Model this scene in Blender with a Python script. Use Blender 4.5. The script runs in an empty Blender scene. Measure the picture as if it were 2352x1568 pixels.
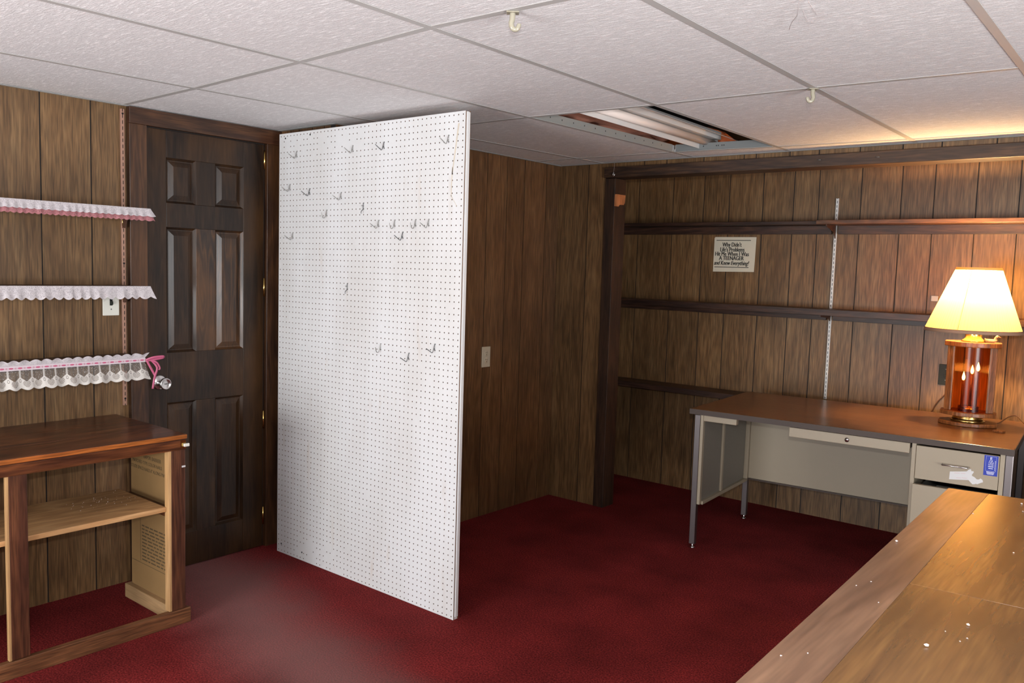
import bpy, bmesh, math, random
from mathutils import Vector, Matrix
random.seed(7)
scene = bpy.context.scene
C = scene.collection
R = math.radians

# ------------------------------------------------------------------ camera
CAM_H = 1.451
F_PX = 1935.5
YAW, PITCH, ROLL = R(39.40), R(4.99), R(1.74)
fwd = Vector((-math.sin(YAW) * math.cos(PITCH), math.cos(YAW) * math.cos(PITCH), -math.sin(PITCH)))
rt = Vector((math.cos(YAW), math.sin(YAW), 0))
up = rt.cross(fwd)
rt2 = math.cos(ROLL) * rt + math.sin(ROLL) * up
up2 = -math.sin(ROLL) * rt + math.cos(ROLL) * up
cam_data = bpy.data.cameras.new('camera')
cam_data.sensor_width = 36
cam_data.lens = 36 * F_PX / 2352
cam_data.clip_start = 0.02
cam = bpy.data.objects.new('camera', cam_data)
C.objects.link(cam)
m = Matrix.Identity(4)
for i in range(3):
    m[i][0] = rt2[i]; m[i][1] = up2[i]; m[i][2] = -fwd[i]
m[0][3], m[1][3], m[2][3] = 0, 0, CAM_H
cam.matrix_world = m
scene.camera = cam

# ------------------------------------------------------------------ world, lights, exposure
world = bpy.data.worlds.new('world')
scene.world = world
world.use_nodes = True
world.node_tree.nodes['Background'].inputs[0].default_value = (0.5, 0.5, 0.55, 1)
world.node_tree.nodes['Background'].inputs[1].default_value = 0.02
vs = scene.view_settings
vs.view_transform = 'Standard'
vs.look = 'None'
vs.gamma = 1
vs.use_curve_mapping = False
vs.exposure = 0.42
scene.cycles.use_denoising = True
scene.cycles.max_bounces = 6
scene.cycles.diffuse_bounces = 3
scene.cycles.glossy_bounces = 3
scene.cycles.use_adaptive_sampling = True
scene.cycles.adaptive_threshold = 0.03
scene.cycles.caustics_reflective = False
scene.cycles.caustics_refractive = False
scene.cycles.sample_clamp_indirect = 6

def area(name, loc, target, sx, sy, power, col):
    d = bpy.data.lights.new(name, 'AREA')
    d.shape = 'RECTANGLE'; d.size = sx; d.size_y = sy; d.energy = power; d.color = col
    o = bpy.data.objects.new(name, d); C.objects.link(o)
    o.location = loc
    o.rotation_euler = (Vector(target) - Vector(loc)).to_track_quat('-Z', 'Y').to_euler()
    return o
# daylight from the window in the rear wall (behind the photographer, towards the door side) and an added fill light at the side wall
area('rear_window_daylight', (-2.0, -1.82, 1.05), (-2.0, 4, 2.6), 1.6, 1.75, 136, (0.965, 0.985, 1.0))
area('side_fill_light', (2.52, 0.9, 1.05), (-3, 1.6, 2.4), 1.8, 1.6, 185, (0.965, 0.985, 1.0))
# the camera's own flash, just above the lens
area('camera_flash', (0.02, -0.02, 1.58), (-2.2, 2.7, 1.45), 0.07, 0.04, 28, (0.98, 0.99, 1.0))

# ------------------------------------------------------------------ key dimensions
XA, XD, YS, YB, YE, HC = -3.634, -3.183, 2.54, 4.295, 5.079, 2.09
XR, YR = 2.6, -1.9
SIDE_X0 = -3.9        # left end of the alcove behind the short wall

# ------------------------------------------------------------------ materials
MATS = {}
def nt(name):
    mt = bpy.data.materials.new(name); mt.use_nodes = True
    t = mt.node_tree; b = t.nodes['Principled BSDF']
    MATS[name] = mt
    return mt, t, b
def plain(name, col, rough=0.6, metal=0.0, spec=0.5, noise=0.0, nscale=20, bump=0.0, alpha=None, coat=0):
    mt, t, b = nt(name)
    b.inputs['Base Color'].default_value = (*col, 1)
    b.inputs['Roughness'].default_value = rough
    b.inputs['Metallic'].default_value = metal
    b.inputs['Specular IOR Level'].default_value = spec
    b.inputs['Coat Weight'].default_value = coat
    if noise or bump:
        tc = t.nodes.new('ShaderNodeTexCoord')
        n = t.nodes.new('ShaderNodeTexNoise'); n.inputs['Scale'].default_value = nscale; n.inputs['Detail'].default_value = 5
        t.links.new(tc.outputs['Object'], n.inputs['Vector'])
        if noise:
            mx = t.nodes.new('ShaderNodeMix'); mx.data_type = 'RGBA'
            mx.inputs['A'].default_value = (*[c * (1 - noise) for c in col], 1)
            mx.inputs['B'].default_value = (*[min(1, c * (1 + noise)) for c in col], 1)
            t.links.new(n.outputs['Fac'], mx.inputs['Factor'])
            t.links.new(mx.outputs['Result'], b.inputs['Base Color'])
        if bump:
            bp = t.nodes.new('ShaderNodeBump'); bp.inputs['Strength'].default_value = bump; bp.inputs['Distance'].default_value = 0.002
            t.links.new(n.outputs['Fac'], bp.inputs['Height']); t.links.new(bp.outputs['Normal'], b.inputs['Normal'])
    return mt

def ramp(t, stops):
    r = t.nodes.new('ShaderNodeValToRGB')
    e = r.color_ramp.elements
    e[0].position, e[0].color = stops[0][0], (*stops[0][1], 1)
    e[1].position, e[1].color = stops[-1][0], (*stops[-1][1], 1)
    for p, c in stops[1:-1]:
        k = e.new(p); k.color = (*c, 1)
    return r

def wood(name, dark, mid, light, axis='Z', scale=1.0, rough=0.45, figure=0.45, spec=0.5, blotch=None, blotch_amt=0.0, coat=0.0, fine=0.35):
    """long-grained timber: stretched noise for streaks, contour lines of a slow noise for the cathedral figure"""
    mt, t, b = nt(name)
    N = t.nodes; L = t.links
    tc = N.new('ShaderNodeTexCoord')
    oi = N.new('ShaderNodeObjectInfo')
    mul = N.new('ShaderNodeVectorMath'); mul.operation = 'MULTIPLY'
    comb = N.new('ShaderNodeCombineXYZ')
    for k, f in zip('XYZ', (37.0, 23.0, 11.0)):
        mm = N.new('ShaderNodeMath'); mm.operation = 'MULTIPLY'; mm.inputs[1].default_value = f
        L.new(oi.outputs['Random'], mm.inputs[0]); L.new(mm.outputs[0], comb.inputs[k])
    add = N.new('ShaderNodeVectorMath'); add.operation = 'ADD'
    L.new(tc.outputs['Object'], add.inputs[0]); L.new(comb.outputs[0], add.inputs[1])
    st = {'X': (0.13, 1, 1), 'Y': (1, 0.13, 1), 'Z': (1, 1, 0.13)}[axis]
    mul.inputs[1].default_value = tuple(s * scale for s in st)
    L.new(add.outputs[0], mul.inputs[0])
    n1 = N.new('ShaderNodeTexNoise'); n1.inputs['Scale'].default_value = 6.5; n1.inputs['Detail'].default_value = 2; n1.inputs['Distortion'].default_value = 0.4
    L.new(mul.outputs[0], n1.inputs['Vector'])
    m8 = N.new('ShaderNodeMath'); m8.operation = 'MULTIPLY'; m8.inputs[1].default_value = 9.0
    L.new(n1.outputs['Fac'], m8.inputs[0])
    pp = N.new('ShaderNodeMath'); pp.operation = 'PINGPONG'; pp.inputs[1].default_value = 0.5
    L.new(m8.outputs[0], pp.inputs[0])
    n2 = N.new('ShaderNodeTexNoise'); n2.inputs['Scale'].default_value = 32.0; n2.inputs['Detail'].default_value = 2.5; n2.inputs['Distortion'].default_value = 0.3
    sc2 = N.new('ShaderNodeVectorMath'); sc2.operation = 'MULTIPLY'
    sc2.inputs[1].default_value = {'X': (0.35, 1, 1), 'Y': (1, 0.35, 1), 'Z': (1, 1, 0.35)}[axis]
    L.new(mul.outputs[0], sc2.inputs[0]); L.new(sc2.outputs[0], n2.inputs['Vector'])
    # factor = n2*(1-figure) + 2*pp*figure
    a1 = N.new('ShaderNodeMath'); a1.operation = 'MULTIPLY'; a1.inputs[1].default_value = 1 - figure
    L.new(n2.outputs['Fac'], a1.inputs[0])
    a2 = N.new('ShaderNodeMath'); a2.operation = 'MULTIPLY_ADD'; a2.inputs[1].default_value = 2 * figure
    L.new(pp.outputs[0], a2.inputs[0]); L.new(a1.outputs[0], a2.inputs[2])
    r = ramp(t, [(0.22, dark), (0.5, mid), (0.8, light)])
    L.new(a2.outputs[0], r.inputs['Fac'])
    out = r.outputs['Color']
    # slow tint along the board and from board to board
    n3 = N.new('ShaderNodeTexNoise'); n3.inputs['Scale'].default_value = 2.2; n3.inputs['Detail'].default_value = 1
    L.new(add.outputs[0], n3.inputs['Vector'])
    mr = N.new('ShaderNodeMapRange'); mr.inputs['From Min'].default_value = 0.3; mr.inputs['From Max'].default_value = 0.7
    mr.inputs['To Min'].default_value = 0.82; mr.inputs['To Max'].default_value = 1.18
    L.new(n3.outputs['Fac'], mr.inputs['Value'])
    mx = N.new('ShaderNodeMix'); mx.data_type = 'RGBA'; mx.blend_type = 'MULTIPLY'; mx.inputs['Factor'].default_value = 1
    L.new(out, mx.inputs['A']); L.new(mr.outputs[0], mx.inputs['B'])
    out = mx.outputs['Result']
    # fine pores
    n4 = N.new('ShaderNodeTexNoise'); n4.inputs['Scale'].default_value = 170.0; n4.inputs['Detail'].default_value = 1
    sc4 = N.new('ShaderNodeVectorMath'); sc4.operation = 'MULTIPLY'
    sc4.inputs[1].default_value = {'X': (0.5, 1, 1), 'Y': (1, 0.5, 1), 'Z': (1, 1, 0.5)}[axis]
    L.new(mul.outputs[0], sc4.inputs[0]); L.new(sc4.outputs[0], n4.inputs['Vector'])
    mr4 = N.new('ShaderNodeMapRange'); mr4.inputs['From Min'].default_value = 0.3; mr4.inputs['From Max'].default_value = 0.7
    mr4.inputs['To Min'].default_value = 1 - fine; mr4.inputs['To Max'].default_value = 1 + fine
    L.new(n4.outputs['Fac'], mr4.inputs['Value'])
    mx4 = N.new('ShaderNodeMix'); mx4.data_type = 'RGBA'; mx4.blend_type = 'MULTIPLY'; mx4.inputs['Factor'].default_value = 1
    L.new(out, mx4.inputs['A']); L.new(mr4.outputs[0], mx4.inputs['B'])
    out = mx4.outputs['Result']
    if blotch:
        n5 = N.new('ShaderNodeTexNoise'); n5.inputs['Scale'].default_value = 6.0; n5.inputs['Detail'].default_value = 2; n5.inputs['Roughness'].default_value = 0.5
        sc5 = N.new('ShaderNodeVectorMath'); sc5.operation = 'MULTIPLY'
        sc5.inputs[1].default_value = {'X': (0.4, 1, 1), 'Y': (1, 0.4, 1), 'Z': (1, 1, 0.4)}[axis]
        L.new(add.outputs[0], sc5.inputs[0]); L.new(sc5.outputs[0], n5.inputs['Vector'])
        rr = ramp(t, [(0.38, (0, 0, 0)), (0.80, (blotch_amt,) * 3)]); rr.color_ramp.interpolation = 'EASE'
        L.new(n5.outputs['Fac'], rr.inputs['Fac'])
        mx5 = N.new('ShaderNodeMix'); mx5.data_type = 'RGBA'
        L.new(rr.outputs['Color'], mx5.inputs['Factor']); L.new(out, mx5.inputs['A']); mx5.inputs['B'].default_value = (*blotch, 1)
        out = mx5.outputs['Result']
    L.new(out, b.inputs['Base Color'])
    b.inputs['Roughness'].default_value = rough
    b.inputs['Specular IOR Level'].default_value = spec
    b.inputs['Coat Weight'].default_value = coat
    b.inputs['Coat Roughness'].default_value = 0.18
    return mt

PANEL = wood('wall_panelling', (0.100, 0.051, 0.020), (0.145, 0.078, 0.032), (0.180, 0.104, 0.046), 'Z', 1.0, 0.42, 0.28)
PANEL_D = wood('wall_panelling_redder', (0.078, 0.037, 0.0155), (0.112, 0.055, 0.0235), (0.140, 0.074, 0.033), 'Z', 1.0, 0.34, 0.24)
GROOVE = plain('groove_black', (0.012, 0.008, 0.006), 0.7)
DOOR = wood('dark_door_stain', (0.0102, 0.0059, 0.0038), (0.0204, 0.0106, 0.0059), (0.0382, 0.0187, 0.0085), 'Z', 1.3, 0.33, 0.25, spec=0.35, blotch=(0.105, 0.045, 0.012), blotch_amt=0.35)
DOOR_WORN = wood('worn_door_stain', (0.0085, 0.0051, 0.0034), (0.0255, 0.0127, 0.0068), (0.0765, 0.0323, 0.0102), 'Z', 2.2, 0.32, 0.40, blotch=(0.13, 0.055, 0.017), blotch_amt=0.7)
CASING = wood('casing_stain', (0.0210, 0.0090, 0.0053), (0.0450, 0.0195, 0.0097), (0.0825, 0.0345, 0.0135), 'Z', 1.2, 0.38, 0.3, blotch=(0.14, 0.058, 0.016), blotch_amt=0.4)
CASING_H = wood('casing_stain_across', (0.0210, 0.0090, 0.0053), (0.0413, 0.0180, 0.0090), (0.0750, 0.0315, 0.0135), 'Y', 1.2, 0.38, 0.3, blotch=(0.12, 0.04, 0.016), blotch_amt=0.4)
BEAM = wood('beam_stain', (0.0182, 0.0084, 0.0056), (0.0385, 0.0182, 0.0098), (0.0700, 0.0336, 0.0154), 'X', 1.2, 0.5, 0.4)
POST = wood('post_stain', (0.0180, 0.0090, 0.0060), (0.0360, 0.0173, 0.0097), (0.0562, 0.0263, 0.0135), 'Z', 1.2, 0.5, 0.3)
SHELFW = wood('shelf_stain', (0.0195, 0.0090, 0.0067), (0.0375, 0.0173, 0.0112), (0.0675, 0.0300, 0.0165), 'X', 1.2, 0.42, 0.3)
SHELFL = wood('left_shelf_stain', (0.0240, 0.0112, 0.0080), (0.0440, 0.0208, 0.0128), (0.0720, 0.0336, 0.0176), 'Y', 1.2, 0.42, 0.3)
REDWOOD = wood('cabinet_red_stain', (0.0386, 0.0138, 0.0083), (0.0782, 0.0276, 0.0138), (0.1242, 0.0460, 0.0202), 'Z', 1.1, 0.38, 0.3)
REDWOOD_Y = wood('cabinet_red_stain_along', (0.0406, 0.0139, 0.0081), (0.0928, 0.0302, 0.0128), (0.1624, 0.0534, 0.0186), 'Y', 1.1, 0.28, 0.35)
ORANGEW = wood('cabinet_edge_orange', (0.1820, 0.0455, 0.0104), (0.3120, 0.0910, 0.0182), (0.3900, 0.1235, 0.0260), 'Y', 1.1, 0.35, 0.2)
BASEW = wood('cabinet_base_stain', (0.0734, 0.0276, 0.0112), (0.1380, 0.0552, 0.0224), (0.1984, 0.0862, 0.0362), 'Y', 1.1, 0.45, 0.3)
PINE = wood('raw_pine', (0.3600, 0.1860, 0.0744), (0.4800, 0.2580, 0.1056), (0.5640, 0.3300, 0.1500), 'Y', 1.0, 0.6, 0.45, fine=0.12)
PINE_Z = wood('raw_pine_upright', (0.3596, 0.2030, 0.0870), (0.4524, 0.2610, 0.1102), (0.5104, 0.3074, 0.1392), 'Z', 1.0, 0.6, 0.35, fine=0.12)
PINE_X = wood('raw_pine_deep', (0.2610, 0.1576, 0.0761), (0.3371, 0.2066, 0.0979), (0.3915, 0.2448, 0.1196), 'X', 1.0, 0.6, 0.35, fine=0.12)
KRAFT = plain('panel_back_kraft', (0.28, 0.162, 0.060), 0.8, noise=0.10, nscale=14)
PRINT = plain('print_brown', (0.10, 0.065, 0.028), 0.8)
DESKTOP = wood('desk_walnut_laminate', (0.0806, 0.0310, 0.0102), (0.1345, 0.0539, 0.0174), (0.1987, 0.0852, 0.0279), 'X', 2.4, 0.28, 0.16, coat=0.15, fine=0.2, blotch=(0.055, 0.024, 0.012), blotch_amt=0.35)
DESKEDGE = plain('desk_edge_brown', (0.052, 0.033, 0.025), 0.55, noise=0.1)
BEIGE = plain('desk_beige_enamel', (0.33, 0.272, 0.195), 0.45, noise=0.03, nscale=6)
BEIGE_IN = plain('desk_grey_inner', (0.20, 0.18, 0.15), 0.55, noise=0.06, nscale=60)
CHROME = plain('chrome', (0.62, 0.60, 0.60), 0.22, 1.0)
STEEL = plain('galvanised', (0.17, 0.18, 0.18), 0.5, 0.1, noise=0.06)
LEGM = plain('leg_steel', (0.24, 0.215, 0.215), 0.32, 0.9)
DARKIN = plain('drawer_dark', (0.02, 0.019, 0.018), 0.6)
COUNTER = wood('counter_varnish', (0.0949, 0.0430, 0.0139), (0.1708, 0.0822, 0.0253), (0.2340, 0.1202, 0.0367), 'Y', 0.9, 0.27, 0.22, blotch=(0.055, 0.027, 0.014), blotch_amt=0.55, coat=0.12, fine=0.15)
COUNTER_E = wood('counter_pale_edge', (0.1134, 0.0586, 0.0333), (0.1801, 0.0967, 0.0574), (0.2334, 0.1301, 0.0767), 'Y', 0.9, 0.34, 0.4, blotch=(0.085, 0.046, 0.03), blotch_amt=0.5, coat=0.0, fine=0.15)  # edge board paler and greyer than the other top boards
TEE = plain('grid_tee_white', (0.47, 0.455, 0.44), 0.5)
WHITEP = plain('white_plastic', (0.72, 0.71, 0.64), 0.4)
ALMOND = plain('almond_plate', (0.50, 0.44, 0.33), 0.4)
BRASS = plain('brass', (0.75, 0.50, 0.16), 0.22, 1.0)
COPPER = plain('copper_paint', (0.42, 0.235, 0.165), 0.45, 0.3)
BLACKP = plain('black_plate', (0.016, 0.018, 0.014), 0.5, spec=0.25)
SLOT = plain('slot_black', (0.006, 0.005, 0.005), 0.8)
PINKR = plain('pink_ribbon', (0.48, 0.10, 0.19), 0.35)
PAPER = plain('paper_cream', (0.62, 0.575, 0.46), 0.8, noise=0.05, nscale=9)
INK = plain('ink_black', (0.02, 0.018, 0.016), 0.7)
BLUE = plain('chart_blue', (0.010, 0.030, 0.34), 0.45)
CHARTW = plain('chart_white', (0.80, 0.82, 0.88), 0.5)
STICKER = plain('sticker_white', (0.62, 0.61, 0.61), 0.5)
PINKINK = plain('sticker_pink_ink', (0.62, 0.40, 0.42), 0.6)
CHIP = plain('paint_chip', (0.62, 0.56, 0.54), 0.6)
BRACKET = plain('bracket_brown', (0.07, 0.028, 0.016), 0.45, noise=0.1)
BLOCKW = wood('orange_block_wood', (0.34, 0.12, 0.045), (0.44, 0.165, 0.062), (0.50, 0.20, 0.08), 'Z', 1.0, 0.55, 0.2)
CORD = plain('brown_cord', (0.09, 0.035, 0.014), 0.5)
LAMPW = wood('lamp_oak', (0.10, 0.030, 0.008), (0.18, 0.058, 0.015), (0.25, 0.092, 0.026), 'Z', 2.5, 0.4, 0.3)
INSUL = plain('insulation_rusty', (0.74, 0.32, 0.22), 0.95, noise=0.4, nscale=9, bump=0.9)
DECK = plain('plenum_dark', (0.03, 0.016, 0.012), 0.9, noise=0.3)
FIXW = plain('fixture_white', (0.70, 0.68, 0.66), 0.4)
TUBEM = plain('unlit_tube', (0.80, 0.70, 0.64), 0.3)
GREYM = plain('dark_grey_metal', (0.055, 0.05, 0.05), 0.55, noise=0.2)
WIREM = plain('hook_wire', (0.40, 0.40, 0.38), 0.35, 0.9)
WIRED = plain('hook_wire_dark', (0.14, 0.145, 0.15), 0.35, 0.8)
DUCKB = plain('duck_wood', (0.36, 0.24, 0.12), 0.6, noise=0.5, nscale=160)
HARDBOARD = plain('hardboard_brown', (0.16, 0.085, 0.045), 0.8)
COBWEB = plain('cobweb', (0.40, 0.35, 0.35), 0.9)

# translucent plastic of the ceiling hooks
mt, t, b = nt('clear_hook_plastic')
b.inputs['Base Color'].default_value = (0.52, 0.48, 0.37, 1); b.inputs['Roughness'].default_value = 0.15
b.inputs['Transmission Weight'].default_value = 0.35; b.inputs['IOR'].default_value = 1.45
HOOKP = mt

# pegboard paint: white, a little dirty, rust runs with a shape of their own near one corner
mt, t, b = nt('pegboard_white_paint')
N, L = t.nodes, t.links
tc = N.new('ShaderNodeTexCoord')
n = N.new('ShaderNodeTexNoise'); n.inputs['Scale'].default_value = 1.6; n.inputs['Detail'].default_value = 4
mp = N.new('ShaderNodeMapping'); mp.inputs['Scale'].default_value = (2.5, 1, 0.7)
L.new(tc.outputs['Object'], mp.inputs['Vector']); L.new(mp.outputs[0], n.inputs['Vector'])
r = ramp(t, [(0.35, (0.66, 0.655, 0.645)), (0.62, (0.74, 0.75, 0.76))])
L.new(n.outputs['Fac'], r.inputs['Fac'])
n2 = N.new('ShaderNodeTexNoise'); n2.inputs['Scale'].default_value = 7; n2.inputs['Detail'].default_value = 6
mp2 = N.new('ShaderNodeMapping'); mp2.inputs['Scale'].default_value = (2.2, 1, 0.45)
L.new(tc.outputs['Object'], mp2.inputs['Vector']); L.new(mp2.outputs[0], n2.inputs['Vector'])
r2 = ramp(t, [(0.62, (0, 0, 0)), (0.75, (0.30, 0.30, 0.30))])
L.new(n2.outputs['Fac'], r2.inputs['Fac'])
mx = N.new('ShaderNodeMix'); mx.data_type = 'RGBA'
L.new(r2.outputs['Color'], mx.inputs['Factor']); L.new(r.outputs['Color'], mx.inputs['A']); mx.inputs['B'].default_value = (0.55, 0.43, 0.32, 1)
L.new(mx.outputs['Result'], b.inputs['Base Color'])
b.inputs['Roughness'].default_value = 0.45
PEGW = mt

# red carpet: speckled pile, with a greyish dusty track worn from the door towards the room
mt, t, b = nt('red_carpet')
N, L = t.nodes, t.links
tc = N.new('ShaderNodeTexCoord')
n = N.new('ShaderNodeTexNoise'); n.inputs['Scale'].default_value = 150; n.inputs['Detail'].default_value = 4
L.new(tc.outputs['Object'], n.inputs['Vector'])
r = ramp(t, [(0.30, (0.052, 0.006, 0.0065)), (0.5, (0.138, 0.0125, 0.0125)), (0.72, (0.245, 0.028, 0.026))])
L.new(n.outputs['Fac'], r.inputs['Fac'])
nb = N.new('ShaderNodeTexNoise'); nb.inputs['Scale'].default_value = 3.2; nb.inputs['Detail'].default_value = 5
L.new(tc.outputs['Object'], nb.inputs['Vector'])
mrb = N.new('ShaderNodeMapRange'); mrb.inputs['From Min'].default_value = 0.3; mrb.inputs['From Max'].default_value = 0.7
mrb.inputs['To Min'].default_value = 0.72; mrb.inputs['To Max'].default_value = 1.25
L.new(nb.outputs['Fac'], mrb.inputs['Value'])
mx = N.new('ShaderNodeMix'); mx.data_type = 'RGBA'; mx.blend_type = 'MULTIPLY'; mx.inputs['Factor'].default_value = 1
L.new(r.outputs['Color'], mx.inputs['A']); L.new(mrb.outputs[0], mx.inputs['B'])
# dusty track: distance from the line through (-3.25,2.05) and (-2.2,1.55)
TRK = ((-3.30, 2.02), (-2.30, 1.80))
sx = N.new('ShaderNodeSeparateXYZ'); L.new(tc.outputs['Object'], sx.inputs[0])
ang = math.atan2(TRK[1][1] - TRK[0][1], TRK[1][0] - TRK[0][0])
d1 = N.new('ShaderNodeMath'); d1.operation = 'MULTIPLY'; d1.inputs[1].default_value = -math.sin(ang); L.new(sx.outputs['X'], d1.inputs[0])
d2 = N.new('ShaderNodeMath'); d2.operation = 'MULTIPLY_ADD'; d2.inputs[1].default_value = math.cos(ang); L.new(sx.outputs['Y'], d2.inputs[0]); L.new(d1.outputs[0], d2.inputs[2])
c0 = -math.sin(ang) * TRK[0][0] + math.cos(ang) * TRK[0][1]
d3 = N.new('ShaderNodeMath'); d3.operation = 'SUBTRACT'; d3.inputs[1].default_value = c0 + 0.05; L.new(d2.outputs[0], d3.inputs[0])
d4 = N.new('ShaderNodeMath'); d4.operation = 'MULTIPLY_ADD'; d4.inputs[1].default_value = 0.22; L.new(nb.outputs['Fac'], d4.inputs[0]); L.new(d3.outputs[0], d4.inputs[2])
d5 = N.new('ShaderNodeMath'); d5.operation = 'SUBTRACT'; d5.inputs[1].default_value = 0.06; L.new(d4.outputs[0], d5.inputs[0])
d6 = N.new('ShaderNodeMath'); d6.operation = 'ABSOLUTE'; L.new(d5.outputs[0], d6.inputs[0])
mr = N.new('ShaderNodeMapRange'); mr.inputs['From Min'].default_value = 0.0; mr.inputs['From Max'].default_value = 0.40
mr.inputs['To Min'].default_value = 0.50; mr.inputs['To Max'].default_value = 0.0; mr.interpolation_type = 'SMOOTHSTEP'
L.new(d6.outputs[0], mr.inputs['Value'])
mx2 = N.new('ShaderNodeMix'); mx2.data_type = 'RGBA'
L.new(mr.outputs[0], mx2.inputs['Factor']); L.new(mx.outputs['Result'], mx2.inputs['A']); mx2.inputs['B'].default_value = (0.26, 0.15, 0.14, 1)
L.new(mx2.outputs['Result'], b.inputs['Base Color'])
b.inputs['Roughness'].default_value = 0.95; b.inputs['Specular IOR Level'].default_value = 0.1
bp = N.new('ShaderNodeBump'); bp.inputs['Strength'].default_value = 0.6; bp.inputs['Distance'].default_value = 0.004
L.new(n.outputs['Fac'], bp.inputs['Height']); L.new(bp.outputs['Normal'], b.inputs['Normal'])
CARPET = mt

# fissured ceiling tile: grey-white with short pressed dashes
mt, t, b = nt('ceiling_tile')
N, L = t.nodes, t.links
tc = N.new('ShaderNodeTexCoord')
mp = N.new('ShaderNodeMapping'); mp.inputs['Scale'].default_value = (34, 210, 60); mp.inputs['Rotation'].default_value = (0, 0, R(6))
L.new(tc.outputs['Object'], mp.inputs['Vector'])
n = N.new('ShaderNodeTexNoise'); n.inputs['Scale'].default_value = 1.0; n.inputs['Detail'].default_value = 3; n.inputs['Distortion'].default_value = 0.6
L.new(mp.outputs[0], n.inputs['Vector'])
r = ramp(t, [(0.42, (0.73, 0.715, 0.72)), (0.585, (0.79, 0.775, 0.78)), (0.65, (0.96, 0.95, 0.955))])
L.new(n.outputs['Fac'], r.inputs['Fac'])
n2 = N.new('ShaderNodeTexNoise'); n2.inputs['Scale'].default_value = 280; n2.inputs['Detail'].default_value = 2
L.new(tc.outputs['Object'], n2.inputs['Vector'])
mr = N.new('ShaderNodeMapRange'); mr.inputs['From Min'].default_value = 0.3; mr.inputs['From Max'].default_value = 0.7; mr.inputs['To Min'].default_value = 0.86; mr.inputs['To Max'].default_value = 1.10
L.new(n2.outputs['Fac'], mr.inputs['Value'])
mx = N.new('ShaderNodeMix'); mx.data_type = 'RGBA'; mx.blend_type = 'MULTIPLY'; mx.inputs['Factor'].default_value = 1
L.new(r.outputs['Color'], mx.inputs['A']); L.new(mr.outputs[0], mx.inputs['B'])
L.new(mx.outputs['Result'], b.inputs['Base Color'])
b.inputs['Roughness'].default_value = 0.85; b.inputs['Specular IOR Level'].default_value = 0.2
bp = N.new('ShaderNodeBump'); bp.inputs['Strength'].default_value = 0.5; bp.inputs['Distance'].default_value = 0.003
L.new(n.outputs['Fac'], bp.inputs['Height']); L.new(bp.outputs['Normal'], b.inputs['Normal'])
TILE = mt

# slotted steel shelf standard: paint with black slots punched at one-inch spacing
def slotted(name, col, metal, rough, cross):
    mt, t, b = nt(name)
    N, L = t.nodes, t.links
    tc = N.new('ShaderNodeTexCoord'); s = N.new('ShaderNodeSeparateXYZ'); L.new(tc.outputs['Object'], s.inputs[0])
    a = N.new('ShaderNodeMath'); a.operation = 'PINGPONG'; a.inputs[1].default_value = 0.0127; L.new(s.outputs['Z'], a.inputs[0])
    lt = N.new('ShaderNodeMath'); lt.operation = 'LESS_THAN'; lt.inputs[1].default_value = 0.0075; L.new(a.outputs[0], lt.inputs[0])
    ab = N.new('ShaderNodeMath'); ab.operation = 'ABSOLUTE'; L.new(s.outputs[cross], ab.inputs[0])
    l2 = N.new('ShaderNodeMath'); l2.operation = 'LESS_THAN'; l2.inputs[1].default_value = 0.0016; L.new(ab.outputs[0], l2.inputs[0])
    ml = N.new('ShaderNodeMath'); ml.operation = 'MULTIPLY'; L.new(lt.outputs[0], ml.inputs[0]); L.new(l2.outputs[0], ml.inputs[1])
    mx = N.new('ShaderNodeMix'); mx.data_type = 'RGBA'; L.new(ml.outputs[0], mx.inputs['Factor'])
    mx.inputs['A'].default_value = (*col, 1); mx.inputs['B'].default_value = (0.004, 0.004, 0.004, 1)
    L.new(mx.outputs['Result'], b.inputs['Base Color'])
    b.inputs['Metallic'].default_value = metal; b.inputs['Roughness'].default_value = rough
    return mt
STD_COPPER = slotted('standard_copper', (0.40, 0.225, 0.16), 0.2, 0.45, 'Y')
STD_WHITE = slotted('standard_white', (0.62, 0.62, 0.60), 0.2, 0.45, 'X')

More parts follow.
